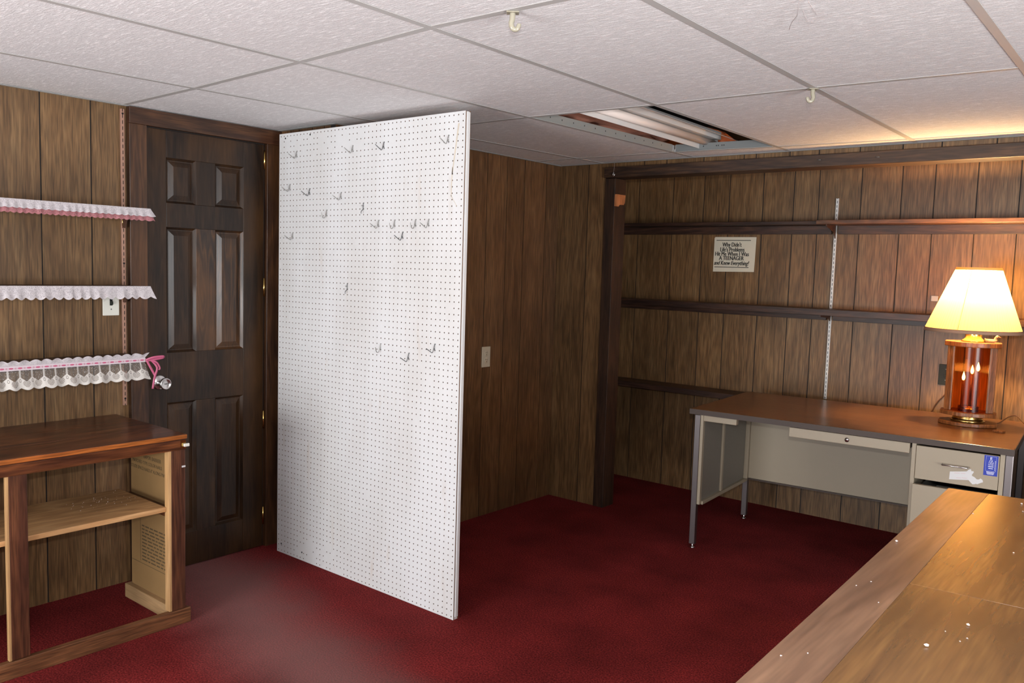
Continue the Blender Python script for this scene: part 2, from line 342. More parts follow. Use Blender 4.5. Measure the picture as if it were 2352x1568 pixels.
# lace: cotton netting cut by the shader; uv.x runs along in metres, uv.y from hem (0) to top (1)
def lace(name, col, shade_col, period, openwork):
    mt, t, b = nt(name)
    N, L = t.nodes, t.links
    def val(x): return x if hasattr(x, 'links') else None
    def M(op, a, c=0.0, d=0.0):
        k = N.new('ShaderNodeMath'); k.operation = op
        for i_, q in enumerate((a, c, d)):
            if hasattr(q, 'is_linked'): L.new(q, k.inputs[i_])
            else: k.inputs[i_].default_value = q
        return k.outputs[0]
    uv = N.new('ShaderNodeUVMap'); s_ = N.new('ShaderNodeSeparateXYZ'); L.new(uv.outputs[0], s_.inputs[0])
    x, y = s_.outputs['X'], s_.outputs['Y']
    u = M('SUBTRACT', M('FRACT', M('DIVIDE', x, period)), 0.5)                 # -0.5 .. 0.5 in one motif
    cmb = N.new('ShaderNodeCombineXYZ'); L.new(M('MULTIPLY', x, 1.0), cmb.inputs[0]); L.new(M('MULTIPLY', y, 0.05), cmb.inputs[1])
    vo = N.new('ShaderNodeTexVoronoi'); vo.inputs['Scale'].default_value = 330 if not openwork else 260; L.new(cmb.outputs[0], vo.inputs['Vector'])
    dots = M('LESS_THAN', vo.outputs['Distance'], 0.33)
    hem = M('LESS_THAN', y, 0.13)
    if openwork:
        # fan of netting over each scallop, a solid flower between two fans, sparse sprigs above
        fan = M('LESS_THAN', M('ADD', M('POWER', M('DIVIDE', u, 0.30), 2.0), M('POWER', M('DIVIDE', M('SUBTRACT', y, 0.30), 0.17), 2.0)), 1.0)
        net = M('LESS_THAN', M('MULTIPLY', M('PINGPONG', M('MULTIPLY', M('ADD', u, M('MULTIPLY', y, 0.9)), 1.0), 0.05), M('PINGPONG', M('SUBTRACT', u, M('MULTIPLY', y, 0.9)), 0.05)), 0.00055)
        top = M('GREATER_THAN', M('ADD', y, M('MULTIPLY', M('ABSOLUTE', u), -0.35)), 0.42)
        sprig = M('MAXIMUM', M('LESS_THAN', vo.outputs['Distance'], 0.22), M('LESS_THAN', M('ABSOLUTE', M('SUBTRACT', M('ABSOLUTE', u), 0.46)), 0.035))
        eye = M('LESS_THAN', M('ABSOLUTE', M('SUBTRACT', M('SQRT', M('ADD', M('POWER', M('SUBTRACT', M('ABSOLUTE', u), 0.5), 2.0), M('POWER', M('MULTIPLY', M('SUBTRACT', y, 0.40), 0.9), 2.0))), 0.07)), 0.018)
        a_fan = M('MULTIPLY_ADD', net, 0.75, 0.20)
        a_top = M('MULTIPLY_ADD', sprig, 0.62, 0.16)
        solid = M('SUBTRACT', 1.0, M('MULTIPLY', eye, 0.6))
        mixf = M('ADD', M('MULTIPLY', fan, a_fan), M('MULTIPLY', M('SUBTRACT', 1.0, fan), solid))
        al = M('ADD', M('MULTIPLY', top, a_top), M('MULTIPLY', M('SUBTRACT', 1.0, top), mixf))
        al = M('MAXIMUM', al, M('LESS_THAN', y, 0.07))
    else:
        al = M('MAXIMUM', M('SUBTRACT', 1.0, M('MULTIPLY', dots, 0.5)), hem)
    L.new(al, b.inputs['Alpha'])
    mx = N.new('ShaderNodeMix'); mx.data_type = 'RGBA'
    no = N.new('ShaderNodeTexNoise'); no.inputs['Scale'].default_value = 90; L.new(cmb.outputs[0], no.inputs['Vector'])
    L.new(no.outputs['Fac'], mx.inputs['Factor']); mx.inputs['A'].default_value = (*shade_col, 1); mx.inputs['B'].default_value = (*col, 1)
    L.new(mx.outputs['Result'], b.inputs['Base Color'])
    b.inputs['Roughness'].default_value = 0.85
    return mt
LACE_W = lace('lace_white', (0.60, 0.565, 0.57), (0.38, 0.345, 0.37), 0.033, False)
LACE_P = lace('lace_pink', (0.46, 0.20, 0.215), (0.24, 0.075, 0.085), 0.02, False)
LACE_O = lace('lace_white_open', (0.62, 0.59, 0.53), (0.46, 0.43, 0.42), 0.0417, True)
BANDW = plain('lace_band', (0.58, 0.49, 0.53), 0.7)

# pleated lampshade cloth: thin, lets light through
mt, t, b = nt('lampshade_cloth')
N, L = t.nodes, t.links
t.nodes.remove(b)
out = [k for k in N if k.type == 'OUTPUT_MATERIAL'][0]
df = N.new('ShaderNodeBsdfDiffuse'); df.inputs['Color'].default_value = (0.72, 0.56, 0.30, 1)
tr = N.new('ShaderNodeBsdfTranslucent'); tr.inputs['Color'].default_value = (0.80, 0.52, 0.19, 1)
ms = N.new('ShaderNodeMixShader'); ms.inputs[0].default_value = 0.5
L.new(df.outputs[0], ms.inputs[1]); L.new(tr.outputs[0], ms.inputs[2]); L.new(ms.outputs[0], out.inputs[0])
SHADE = mt
SHADETRIM = plain('shade_trim', (0.34, 0.20, 0.13), 0.7)

# amber glass: tinted, mostly clear, glossy
mt, t, b = nt('amber_glass')
N, L = t.nodes, t.links
t.nodes.remove(b)
out = [k for k in N if k.type == 'OUTPUT_MATERIAL'][0]
tp = N.new('ShaderNodeBsdfTransparent'); tp.inputs['Color'].default_value = (0.78, 0.36, 0.10, 1)
gl = N.new('ShaderNodeBsdfGlossy'); gl.inputs['Roughness'].default_value = 0.2
ms = N.new('ShaderNodeMixShader'); ms.inputs[0].default_value = 0.02
L.new(tp.outputs[0], ms.inputs[1]); L.new(gl.outputs[0], ms.inputs[2]); L.new(ms.outputs[0], out.inputs[0])
AMBER = mt
def emit(name, col, s):
    mt, t, b = nt(name)
    b.inputs['Base Color'].default_value = (*col, 1)
    b.inputs['Emission Color'].default_value = (*col, 1); b.inputs['Emission Strength'].default_value = s
    return mt
BULB = emit('lit_bulb', (1.0, 0.62, 0.26), 45)

# ------------------------------------------------------------------ mesh helpers
def new_obj(name, verts, faces, mat, parent=None, smooth=False, uvs=None):
    me = bpy.data.meshes.new(name)
    me.from_pydata([tuple(v) for v in verts], [], faces)
    if mat: me.materials.append(mat)
    if smooth:
        for p in me.polygons: p.use_smooth = True
    if uvs:
        ul = me.uv_layers.new(name='UVMap')
        for lp in me.loops: ul.data[lp.index].uv = uvs[lp.vertex_index]
    me.update()
    o = bpy.data.objects.new(name, me); C.objects.link(o)
    if parent: o.parent = parent
    return o
BOXF = [(0, 3, 2, 1), (4, 5, 6, 7), (0, 1, 5, 4), (1, 2, 6, 5), (2, 3, 7, 6), (3, 0, 4, 7)]
def box_vf(lo, hi):
    x0, y0, z0 = lo; x1, y1, z1 = hi
    return [(x0, y0, z0), (x1, y0, z0), (x1, y1, z0), (x0, y1, z0), (x0, y0, z1), (x1, y0, z1), (x1, y1, z1), (x0, y1, z1)], list(BOXF)
def box(name, lo, hi, mat, parent=None, bevel=0.0, seg=2):
    lo, hi = [min(a, b) for a, b in zip(lo, hi)], [max(a, b) for a, b in zip(lo, hi)]
    v, f = box_vf(lo, hi)
    o = new_obj(name, v, f, mat, parent)
    if bevel:
        bm = bmesh.new(); bm.from_mesh(o.data)
        bmesh.ops.bevel(bm, geom=bm.edges[:], offset=bevel, segments=seg, affect='EDGES', profile=0.5)
        bm.to_mesh(o.data); bm.free()
    return o
class MB:
    def __init__(s): s.v, s.f = [], []
    def add(s, v, f):
        k = len(s.v); s.v += [tuple(p) for p in v]; s.f += [tuple(i + k for i in q) for q in f]; return s
    def box(s, lo, hi): return s.add(*box_vf(lo, hi))
    def build(s, name, mat, parent=None, smooth=False): return new_obj(name, s.v, s.f, mat, parent, smooth)
def prism(name, pts, z0, z1, mat, parent=None, bevel=0.0):
    """polygon in xy (counter-clockwise) pulled from z0 to z1"""
    n = len(pts)
    v = [(x, y, z0) for x, y in pts] + [(x, y, z1) for x, y in pts]
    f = [tuple(range(n - 1, -1, -1)), tuple(range(n, 2 * n))] + [(i, (i + 1) % n, n + (i + 1) % n, n + i) for i in range(n)]
    o = new_obj(name, v, f, mat, parent)
    if bevel:
        bm = bmesh.new(); bm.from_mesh(o.data)
        bmesh.ops.bevel(bm, geom=bm.edges[:], offset=bevel, segments=2, affect='EDGES', profile=0.5)
        bm.to_mesh(o.data); bm.free()
    return o
def tube_vf(pts, r, n=6, caps=True):
    pts = [Vector(p) for p in pts]; v, f = [], []
    prev = None
    for i, p in enumerate(pts):
        d = (pts[min(i + 1, len(pts) - 1)] - pts[max(i - 1, 0)]).normalized()
        if prev is None:
            a = Vector((0, 0, 1)) if abs(d.z) < 0.9 else Vector((1, 0, 0))
            u = d.cross(a).normalized()
        else:
            u = (prev - d * prev.dot(d)).normalized()
        prev = u; w = d.cross(u)
        rr = r[i] if isinstance(r, (list, tuple)) else r
        for k in range(n):
            an = 2 * math.pi * k / n
            v.append(p + (u * math.cos(an) + w * math.sin(an)) * rr)
    for i in range(len(pts) - 1):
        for k in range(n):
            f.append((i * n + k, i * n + (k + 1) % n, (i + 1) * n + (k + 1) % n, (i + 1) * n + k))
    if caps:
        f.append(tuple(range(n - 1, -1, -1))); f.append(tuple(range((len(pts) - 1) * n, len(pts) * n)))
    return v, f
def tube(name, pts, r, mat, parent=None, n=6):
    v, f = tube_vf(pts, r, n); return new_obj(name, v, f, mat, parent, True)
def lathe_vf(prof, n=32, c=(0, 0, 0)):
    v, f = [], []
    for r_, z in prof:
        for k in range(n):
            a = 2 * math.pi * k / n; v.append((c[0] + r_ * math.cos(a), c[1] + r_ * math.sin(a), c[2] + z))
    for i in range(len(prof) - 1):
        for k in range(n): f.append((i * n + k, i * n + (k + 1) % n, (i + 1) * n + (k + 1) % n, (i + 1) * n + k))
    return v, f
def lathe(name, prof, mat, parent=None, n=32, c=(0, 0, 0), smooth=True):
    v, f = lathe_vf(prof, n, c); return new_obj(name, v, f, mat, parent, smooth)
def smooth_path(pts, k=5):
    """Catmull-Rom through the points"""
    P = [Vector(p) for p in pts]; out = []
    for i in range(len(P) - 1):
        p0, p1, p2, p3 = P[max(i - 1, 0)], P[i], P[i + 1], P[min(i + 2, len(P) - 1)]
        for j in range(k):
            s = j / k
            out.append(0.5 * ((2 * p1) + (-p0 + p2) * s + (2 * p0 - 5 * p1 + 4 * p2 - p3) * s * s + (-p0 + 3 * p1 - 3 * p2 + p3) * s ** 3))
    return out + [P[-1]]
def tag(o, label, cat, group=None, kind=None):
    o['label'] = label
    if cat: o['category'] = cat
    if group: o['group'] = group
    if kind: o['kind'] = kind
    return o
def thing(name, label, cat, loc=(0, 0, 0), rz=0.0, group=None):
    o = bpy.data.objects.new(name, None); C.objects.link(o)
    o.empty_display_size = 0.05
    o.location = loc; o.rotation_euler = (0, 0, rz)
    return tag(o, label, cat, group)
def struct_empty(name, label):
    o = bpy.data.objects.new(name, None); C.objects.link(o); o['label'] = label; o['kind'] = 'structure'; o.empty_display_size = 0.05
    return o
def struct(o, label): o['label'] = label; o['kind'] = 'structure'; return o
def text(name, body, size, loc, mat, parent, sx=1.0, shear=0.0, bold=0.0, rot=(math.pi / 2, 0, 0), align='CENTER'):
    cu = bpy.data.curves.new(name, 'FONT'); cu.body = body; cu.size = size; cu.shear = shear
    cu.align_x = align; cu.align_y = 'CENTER'; cu.extrude = 0.00025; cu.resolution_u = 3
    o = bpy.data.objects.new(name, cu); C.objects.link(o)
    bpy.context.view_layer.update()
    me = bpy.data.meshes.new_from_object(o); bpy.data.objects.remove(o)
    me.materials.clear(); me.materials.append(mat); me.transform(Matrix.Diagonal((sx, 1, 1, 1)))
    if bold:                                   # heavier strokes: the glyphs laid down three times a hair apart
        bm = bmesh.new()
        for k_ in (-1, 0, 1):
            mc = me.copy(); mc.transform(Matrix.Translation((k_ * bold, 0, k_ * 0.00001))); bm.from_mesh(mc); bpy.data.meshes.remove(mc)
        bm.to_mesh(me); bm.free()
    o = bpy.data.objects.new(name, me); C.objects.link(o)
    o.parent = parent; o.location = loc; o.rotation_euler = rot
    return o

# ------------------------------------------------------------------ the room
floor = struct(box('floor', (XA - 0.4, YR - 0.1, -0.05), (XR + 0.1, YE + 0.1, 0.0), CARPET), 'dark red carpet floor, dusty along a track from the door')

GAP = 0.0030
def plank_wall(name, label, axis, at, s0, s1, cuts, z0=0.0, z1=HC, face=1, mat=PANEL, back=0.035, board=0.0035):
    """panelled wall: a dark backing board and one plank per strip between two grooves. axis 'x': wall plane at x = at, strips along y."""
    if axis == 'x':
        o = box(name, (at - face * board, s0, z0), (at - face * (board + back), s1, z1), GROOVE)
    else:
        o = box(name, (s0, at - face * board, z0), (s1, at - face * (board + back), z1), GROOVE)
    struct(o, label)
    e = [s0] + sorted(cuts) + [s1]
    for a, b in zip(e[:-1], e[1:]):
        a2, b2 = a + (GAP if a != s0 else 0), b - (GAP if b != s1 else 0)
        w = 0.0008 * random.random()
        if axis == 'x': box('plank', (at - face * (board - 0.0005), a2, z0), (at - face * w, b2, z1), mat, o)
        else: box('plank', (a2, at - face * (board - 0.0005), z0), (b2, at - face * w, z1), mat, o)
    return o
plank_wall('wall_left', 'brown wood-grain panelled wall with lace-trimmed shelves and the dark door', 'x', XA, YR, YS, [-1.5, -1.2, -0.9, -0.55, -0.25, 0.06, 0.33, 0.62, 0.83, 1.13, 1.426, 1.624, 1.82, 2.05, 2.30], mat=PANEL)
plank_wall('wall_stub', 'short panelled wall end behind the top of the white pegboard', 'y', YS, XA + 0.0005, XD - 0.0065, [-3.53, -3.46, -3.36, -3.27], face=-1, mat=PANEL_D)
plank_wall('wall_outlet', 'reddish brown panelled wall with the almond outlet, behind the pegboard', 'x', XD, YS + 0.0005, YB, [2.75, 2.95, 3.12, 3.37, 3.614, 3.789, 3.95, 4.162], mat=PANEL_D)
plank_wall('wall_corner', 'narrow panelled wall between the inside corner and the dark post', 'y', YB, XD + 0.0005, -2.8385, [-2.963], face=-1, mat=PANEL)
plank_wall('wall_lintel', 'strip of panelling above the dark header beam', 'y', YB, -2.838, XR, [-2.575, -2.43, -2.20, -1.965, -1.897, -1.715, -1.565, -1.365, -1.168, -0.999, -0.775, -0.56, -0.3, 0.0, 0.4, 0.9, 1.4, 2.0], z0=2.064, face=-1, mat=PANEL)
plank_wall('wall_alcove', 'wood-grain panelled back wall of the shelf alcove behind the desk', 'y', YE, SIDE_X0, XR, [-3.45, -3.30, -3.075, -2.811, -2.586, -2.408, -2.183, -1.988, -1.836, -1.592, -1.372, -1.202, -0.993, -0.794, -0.55, -0.3, -0.1, 0.2, 0.6, 1.0, 1.5, 2.0], z1=2.2, face=-1, mat=PANEL)
struct(box('wall_alcove_end', (SIDE_X0 - 0.03, YB + 0.045, 0), (SIDE_X0 - 0.0005, YE, 2.2), PANEL), 'hidden end wall of the shelf alcove')
struct(box('wall_right', (XR + 0.0005, YR, 0), (XR + 0.05, YE + 0.04, 2.2), PANEL), 'panelled side wall beside the photographer')
struct(box('wall_rear', (XA, YR - 0.06, 0), (XR, YR - 0.0005, 2.2), PANEL), 'panelled wall behind the photographer')
for wn, fr in (('window_1', [((-2.87, YR + 0.001, 0.08), (-1.13, YR + 0.03, 0.15)), ((-2.87, YR + 0.001, 1.95), (-1.13, YR + 0.03, 2.02)), ((-2.87, YR + 0.001, 0.1501), (-2.81, YR + 0.03, 1.9499)), ((-1.19, YR + 0.001, 0.1501), (-1.13, YR + 0.03, 1.9499))]),
               ('side_fill_frame', [((XR - 0.03, -0.07, 0.16), (XR - 0.001, 1.87, 0.23)), ((XR - 0.03, -0.07, 1.88), (XR - 0.001, 1.87, 1.95)), ((XR - 0.03, -0.07, 0.2301), (XR - 0.001, -0.01, 1.8799)), ((XR - 0.03, 1.81, 0.2301), (XR - 0.001, 1.87, 1.8799))])):  # frame added round the side fill light, no window known there
    w = struct_empty(wn, 'white frame round an unseen daylight source outside the picture')
    for lo, hi in fr: box('frame', lo, hi, TEE, w)

# ------------------------------------------------------------------ ceiling: tees, tiles, wall angles, plenum
ceil = struct_empty('ceiling', 'suspended ceiling of textured grey-white tiles in a metal grid')
LX = [(XA, 0.0), (-3.02, 0.063), (-2.317, 0.024), (-1.678, -0.014), (-1.075, -0.012), (-0.463, -0.012), (0.147, 0), (0.757, 0), (1.367, 0), (1.977, 0), (XR, 0)]
YA_ = [1.756, 1.738, 1.70, 1.655, 1.665, 1.662, 1.66, 1.66, 1.66, 1.66, 1.66]
YB_ = [2.85, 2.85, 2.852, 2.888, 2.904, 2.945, 2.95, 2.95, 2.95, 2.95, 2.95]
YC_ = [4.03, 4.037, 4.058, 4.109, 4.17, 4.18, 4.18, 4.18, 4.18, 4.18, 4.18]
rows = [[YR] * 11, [y - 2.438 for y in YA_], [y - 1.219 for y in YA_], YA_, YB_, YC_, [YB] * 11]
def node(i, j):
    y = rows[j][i]; x0, s = LX[i]
    return (x0 + s * (max(y, 0.2) - 1.7), y)
TZ = HC + 0.0022
def shrink(pts, d):
    cx = sum(p[0] for p in pts) / len(pts); cy = sum(p[1] for p in pts) / len(pts)
    return [(p[0] - math.copysign(d, p[0] - cx), p[1] - math.copysign(d, p[1] - cy)) for p in pts]
for j in range(6):
    for i in range(10):
        q = [node(i, j), node(i + 1, j), node(i + 1, j + 1), node(i, j + 1)]
        if i == 2 and j == 4: continue            # the missing tile with the light fixture
        if i == 0 and j == 3:                     # notched round the stub wall
            a, b_, c_, d_ = q
            pts = [(a[0], a[1]), (b_[0], b_[1]), (c_[0], c_[1]), (XD + 0.003, d_[1]), (XD + 0.003, YS - 0.003), (a[0], YS - 0.003)]
            pts = [(pts[0][0] + .004, pts[0][1] + .004), (pts[1][0] - .004, pts[1][1] + .004), (pts[2][0] - .004, pts[2][1] - .004), (pts[3][0], pts[3][1] - .004), pts[4], (pts[5][0] + .004, pts[5][1])]
        elif i == 0 and j >= 4:
            pts = shrink([(XD, q[0][1]), q[1], q[2], (XD, q[3][1])], 0.004)
        else: pts = shrink(q, 0.004)
        prism('tile', pts, TZ, TZ + 0.014, TILE, ceil)
def tee(p, q, hw=0.0115, web=True, z=HC, mat=TEE):
    d = Vector((q[0] - p[0], q[1] - p[1], 0)); n_ = Vector((-d.y, d.x, 0)).normalized()
    mb = MB()
    def bar(w, za, zb):
        v = [(p[0] - n_.x * w, p[1] - n_.y * w), (q[0] - n_.x * w, q[1] - n_.y * w), (q[0] + n_.x * w, q[1] + n_.y * w), (p[0] + n_.x * w, p[1] + n_.y * w)]
        mb.add([(x, y, za) for x, y in v] + [(x, y, zb) for x, y in v], BOXF)
    bar(hw, z, z + 0.0015)
    if web: bar(0.0009, z + 0.0015, z + 0.038)
    return mb.build('grid_tee', mat, ceil)
for i in range(1, 10):
    y0, y1 = YR, YB
    pts = [node(i, j) for j in range(7)]
    for a, b_ in zip(pts[:-1], pts[1:]): tee(a, b_)
for j in range(1, 6):
    for i in range(10):
        a, b_ = node(i, j), node(i + 1, j)
        if i == 0 and j >= 4: a = (XD, a[1])
        tee((a[0] + 0.0125, a[1]), (b_[0] - 0.0125, b_[1]), z=HC + 0.0003)
ANGLE = plain('wall_angle_metal', (0.42, 0.43, 0.42), 0.5)
box('wall_angle', (XA + 0.0006, YR, HC - 0.001), (XA + 0.022, YS, HC + 0.0005), ANGLE, ceil)
box('wall_angle', (XA + 0.0225, YS - 0.022, HC - 0.001), (XD, YS - 0.0006, HC + 0.0005), ANGLE, ceil)
box('wall_angle', (XD + 0.0006, YS - 0.022, HC - 0.001), (XD + 0.022, YB, HC + 0.0005), ANGLE, ceil)
box('wall_angle', (XD + 0.0225, YB - 0.022, HC - 0.001), (XR, YB - 0.0006, HC + 0.0005), ANGLE, ceil)
WEBM = plain('web_steel', (0.30, 0.30, 0.285), 0.5)
# bright steel webs seen inside the open bay, with punched holes
webs = [(node(2, 4), node(2, 5), 1), (node(2, 5), node(3, 5), -1)]
for p, q, sgn in webs:
    d = Vector((q[0] - p[0], q[1] - p[1], 0)); ln = d.length; d.normalize(); n_ = Vector((d.y, -d.x, 0))
    P = lambda s, w, z: (p[0] + d.x * s + n_.x * w, p[1] + d.y * s + n_.y * w, z)
    o0, o1 = 0.0012, 0.0024
    s0, s1 = 0.014, ln - 0.014
    v = [P(s0, o0, HC + 0.002), P(s1, o0, HC + 0.002), P(s1, o1, HC + 0.002), P(s0, o1, HC + 0.002), P(s0, o0, HC + 0.04), P(s1, o0, HC + 0.04), P(s1, o1, HC + 0.04), P(s0, o1, HC + 0.04)]
    wb = new_obj('grid_web', v, BOXF, STEEL if sgn < 0 else WEBM, ceil)
    mb = MB()
    holes = [0.06 + 0.085 * k for k in range(13)] if sgn == 1 else [0.17, 0.24, 0.25, 0.27, 0.28]
    for hs in holes:
        hw_ = 0.0022
        vv = [P(hs - hw_, o1, HC + 0.020), P(hs + hw_, o1, HC + 0.020), P(hs + hw_, o1 + .0004, HC + 0.020), P(hs - hw_, o1 + .0004, HC + 0.020), P(hs - hw_, o1, HC + 0.026), P(hs + hw_, o1, HC + 0.026), P(hs + hw_, o1 + .0004, HC + 0.026), P(hs - hw_, o1 + .0004, HC + 0.026)]
        mb.add(vv, BOXF)
    mb.build('punched_hole', SLOT, wb)
struct(box('ceiling_deck', (XA - 0.3, YR - 0.1, 2.62), (XR + 0.2, YE + 1.4, 2.66), DECK), 'dark floor deck above the open ceiling bay')
for k, x in enumerate((-3.45, -3.04, -2.20, -1.45)):
    struct(box('ceiling_joist', (x, 2.6, 2.36), (x + 0.04, YE + 1.3, 2.6195), DECK), 'dark joist above the open ceiling bay')

# ------------------------------------------------------------------ door, casing
door = struct_empty('door_1', 'dark stained six-panel wooden door with worn centre stile')
dy0, dy1, dz0, dz1 = 1.850, 2.4455, 0.006, 2.012
dx0, dx1 = XA + 0.001, XA + 0.019          # slab stands just in front of the wall plane
ym = (2.085, 2.183)
box('stile', (dx0, dy0, dz0), (dx1, 1.942, dz1), DOOR, door, 0.0015)
box('stile', (dx0, 2.333, dz0), (dx1, dy1, dz1), DOOR, door, 0.0015)
for a, b_ in ((dz0, 0.165), (0.79, 1.02), (1.586, 1.694), (1.893, dz1)):
    box('rail', (dx0, 1.9422, a), (dx1 - 0.0003, 2.3328, b_), DOOR, door, 0.0012)
for a, b_, mt_ in ((0.1652, 0.7898, DOOR), (1.0202, 1.5858, DOOR_WORN), (1.6942, 1.8928, DOOR)):
    box('mullion', (dx0, ym[0], a), (dx1 - 0.0003, ym[1], b_), mt_, door, 0.0012)
def raised_panel(y0, y1, z0, z1, mt_):
    # sticking slopes down to a recess, then the fielded centre rises again
    lv = [(0.0, dx1 - 0.0008), (0.009, dx0 + 0.005), (0.014, dx0 + 0.005), (0.036, dx1 - 0.004)]
    v, f = [], []
    for ins, x in lv:
        v += [(x, y0 + ins, z0 + ins), (x, y1 - ins, z0 + ins), (x, y1 - ins, z1 - ins), (x, y0 + ins, z1 - ins)]
    for k in range(3):
        for e in range(4):
            f.append((4 * k + e, 4 * k + (e + 1) % 4, 4 * k + 4 + (e + 1) % 4, 4 * k + 4 + e))
    f.append((12, 13, 14, 15))
    return new_obj('panel', v, f, mt_, door)
for (y0, y1) in ((1.9425, 2.0848), (2.1832, 2.3325)):
    raised_panel(y0, y1, 0.1655, 0.7895, DOOR)
    raised_panel(y0, y1, 1.0205, 1.5855, DOOR_WORN if y0 > 2.1 else DOOR)
    raised_panel(y0, y1, 1.6945, 1.8925, DOOR)
for z in (1.941, 1.318, 0.653, 0.16):
    hz = tube('hinge', [(dx1 - 0.004, 2.4515, z - 0.045), (dx1 - 0.004, 2.4515, z + 0.045)], 0.0055, BRASS, door, 10)
lockset = bpy.data.objects.new('door_knob', None); C.objects.link(lockset); lockset.parent = door; lockset.location = (dx1, 1.905, 0.888); lockset.rotation_euler = (0, R(90), 0)
lathe('rose_plate', [(0.0001, 0.0003), (0.034, 0.0003), (0.034, 0.004), (0.028, 0.008), (0.012, 0.010), (0.0115, 0.034)], CHROME, lockset, 32)
lathe('knob', [(0.0115, 0.034), (0.018, 0.037), (0.0255, 0.045), (0.027, 0.054), (0.0255, 0.060), (0.022, 0.0615), (0.020, 0.0595), (0.010, 0.0585), (0.0001, 0.0585)], CHROME, lockset, 32)
box('keyhole', (-0.0015, -0.007, 0.0586), (0.0015, 0.007, 0.0596), SLOT, lockset)
trim = struct_empty('trim_1', 'dark stained casing boards round the six-panel door')
box('casing_upright', (XA + 0.0012, 1.772, 0.0), (XA + 0.030, 1.8495, 2.0185), CASING, trim, 0.002)
box('casing_upright', (XA + 0.0012, 2.458, 0.0), (XA + 0.030, 2.5385, 2.0185), CASING, trim, 0.002)
box('casing_head', (XA + 0.0012, 1.772, 2.0187), (XA + 0.032, 2.5385, 2.0885), CASING_H, trim, 0.002)
box('dark_gap_strip', (XA + 0.0008, 1.8496, 2.0125), (XA + 0.006, 2.4459, 2.0185), GROOVE, trim)  # black strip: shade of the gap above the door put into colour
box('dark_gap_strip', (XA + 0.0008, 2.4460, 0.0), (XA + 0.004, 2.4578, 2.0185), GROOVE, trim)  # likewise for the dark gap along the hinge side

# ------------------------------------------------------------------ post and header round the alcove
frame = struct_empty('trim_2', 'dark stained post and header beam framing the shelf alcove')
post = box('post', (-2.838, YB - 0.006, 0.0), (-2.766, YB + 0.115, 2.0), POST, frame, 0.003)
box('header', (-2.838, YB - 0.022, 2.0015), (XR, YB + 0.112, 2.0635), BEAM, frame, 0.003)
for k, (x, z) in enumerate(((-1.565, 2.036), (-1.285, 2.034))):
    tube('nail', [(x, YB - 0.022, z), (x + 0.022, YB - 0.034, z - 0.002)], 0.0018, STEEL, frame)
# wood block nailed to the jamb
blk = thing('wood_block', 'small orange wooden block with a scalloped bottom nailed to the post', 'block', (-2.7655, YB + 0.02, 1.835))
prism_pts = [(0.0, 0.0), (0.016, -0.002), (0.030, 0.010), (0.075, 0.012), (0.085, 0.024), (0.09, 0.07), (0.0, 0.07)]
v = [(0.0003, -0.028 + a, b_) for a, b_ in prism_pts] + [(0.019, -0.028 + a, b_) for a, b_ in prism_pts]
nn = len(prism_pts)
f = [tuple(range(nn)), tuple(range(2 * nn - 1, nn - 1, -1))] + [(i, nn + i, nn + (i + 1) % nn, (i + 1) % nn) for i in range(nn)]
new_obj('block', v, f, BLOCKW, blk)

# ------------------------------------------------------------------ ceiling light fixture and insulation inside the open bay
fx = thing('fluorescent_fixture', 'unlit fluorescent strip light hanging askew in the open ceiling bay', 'light fixture', (-2.066, 3.49, 2.125), R(1.6))
fl = 0.705
box('channel', (-0.032, -fl, 0.034), (0.032, fl, 0.075), FIXW, fx, 0.003)
box('side_plate', (-0.036, -fl, -0.022), (-0.0325, fl, 0.033), FIXW, fx, 0.001)
v = [(0.033, -fl, 0.06), (0.155, -fl, 0.02), (0.13, fl, 0.02), (0.033, fl, 0.06), (0.033, -fl, 0.062), (0.155, -fl, 0.022), (0.13, fl, 0.022), (0.033, fl, 0.062)]
new_obj('reflector_wing', v, BOXF, FIXW, fx)
tb = tube('tube', [(0, -fl + 0.03, 0.012), (0, fl - 0.03, 0.012)], 0.019, TUBEM, fx, 20)
for s in (-1, 1):
    tube('end_cap', [(0, s * (fl - 0.0299), 0.012), (0, s * (fl - 0.008), 0.012)], 0.0175, STEEL, fx, 16)
    box('lampholder', (-0.014, s * (fl - 0.0079), -0.006), (0.014, s * fl, 0.0335), FIXW, fx)
ins = MB()
nx, ny = 90, 110
random.seed(11)
from mathutils import noise as mnoise
def insz(x, y):
    q = min(1, max(0, (-2.16 - x) / 0.22)); q = q * q * (3 - 2 * q)
    return 2.30 - 0.115 * q + (0.10 - 0.055 * q) * mnoise.noise(Vector((x * 3.1, y * 2.3, 1.7))) + 0.045 * mnoise.noise(Vector((x * 9, y * 8, 4.2))) + 0.02 * mnoise.noise(Vector((x * 24, y * 22, 9.1)))
iv = [(-3.6 + 2.6 * i / nx, 2.75 + 3.4 * j / ny, insz(-3.6 + 2.6 * i / nx, 2.75 + 3.4 * j / ny)) for j in range(ny + 1) for i in range(nx + 1)]
if_ = [(j * (nx + 1) + i, (j + 1) * (nx + 1) + i, (j + 1) * (nx + 1) + i + 1, j * (nx + 1) + i + 1) for j in range(ny) for i in range(nx)]
ino = new_obj('insulation', iv, if_, INSUL, None, True)
tag(ino, 'rusty pink fibre insulation sagging above the open ceiling bay', 'insulation', kind='stuff')
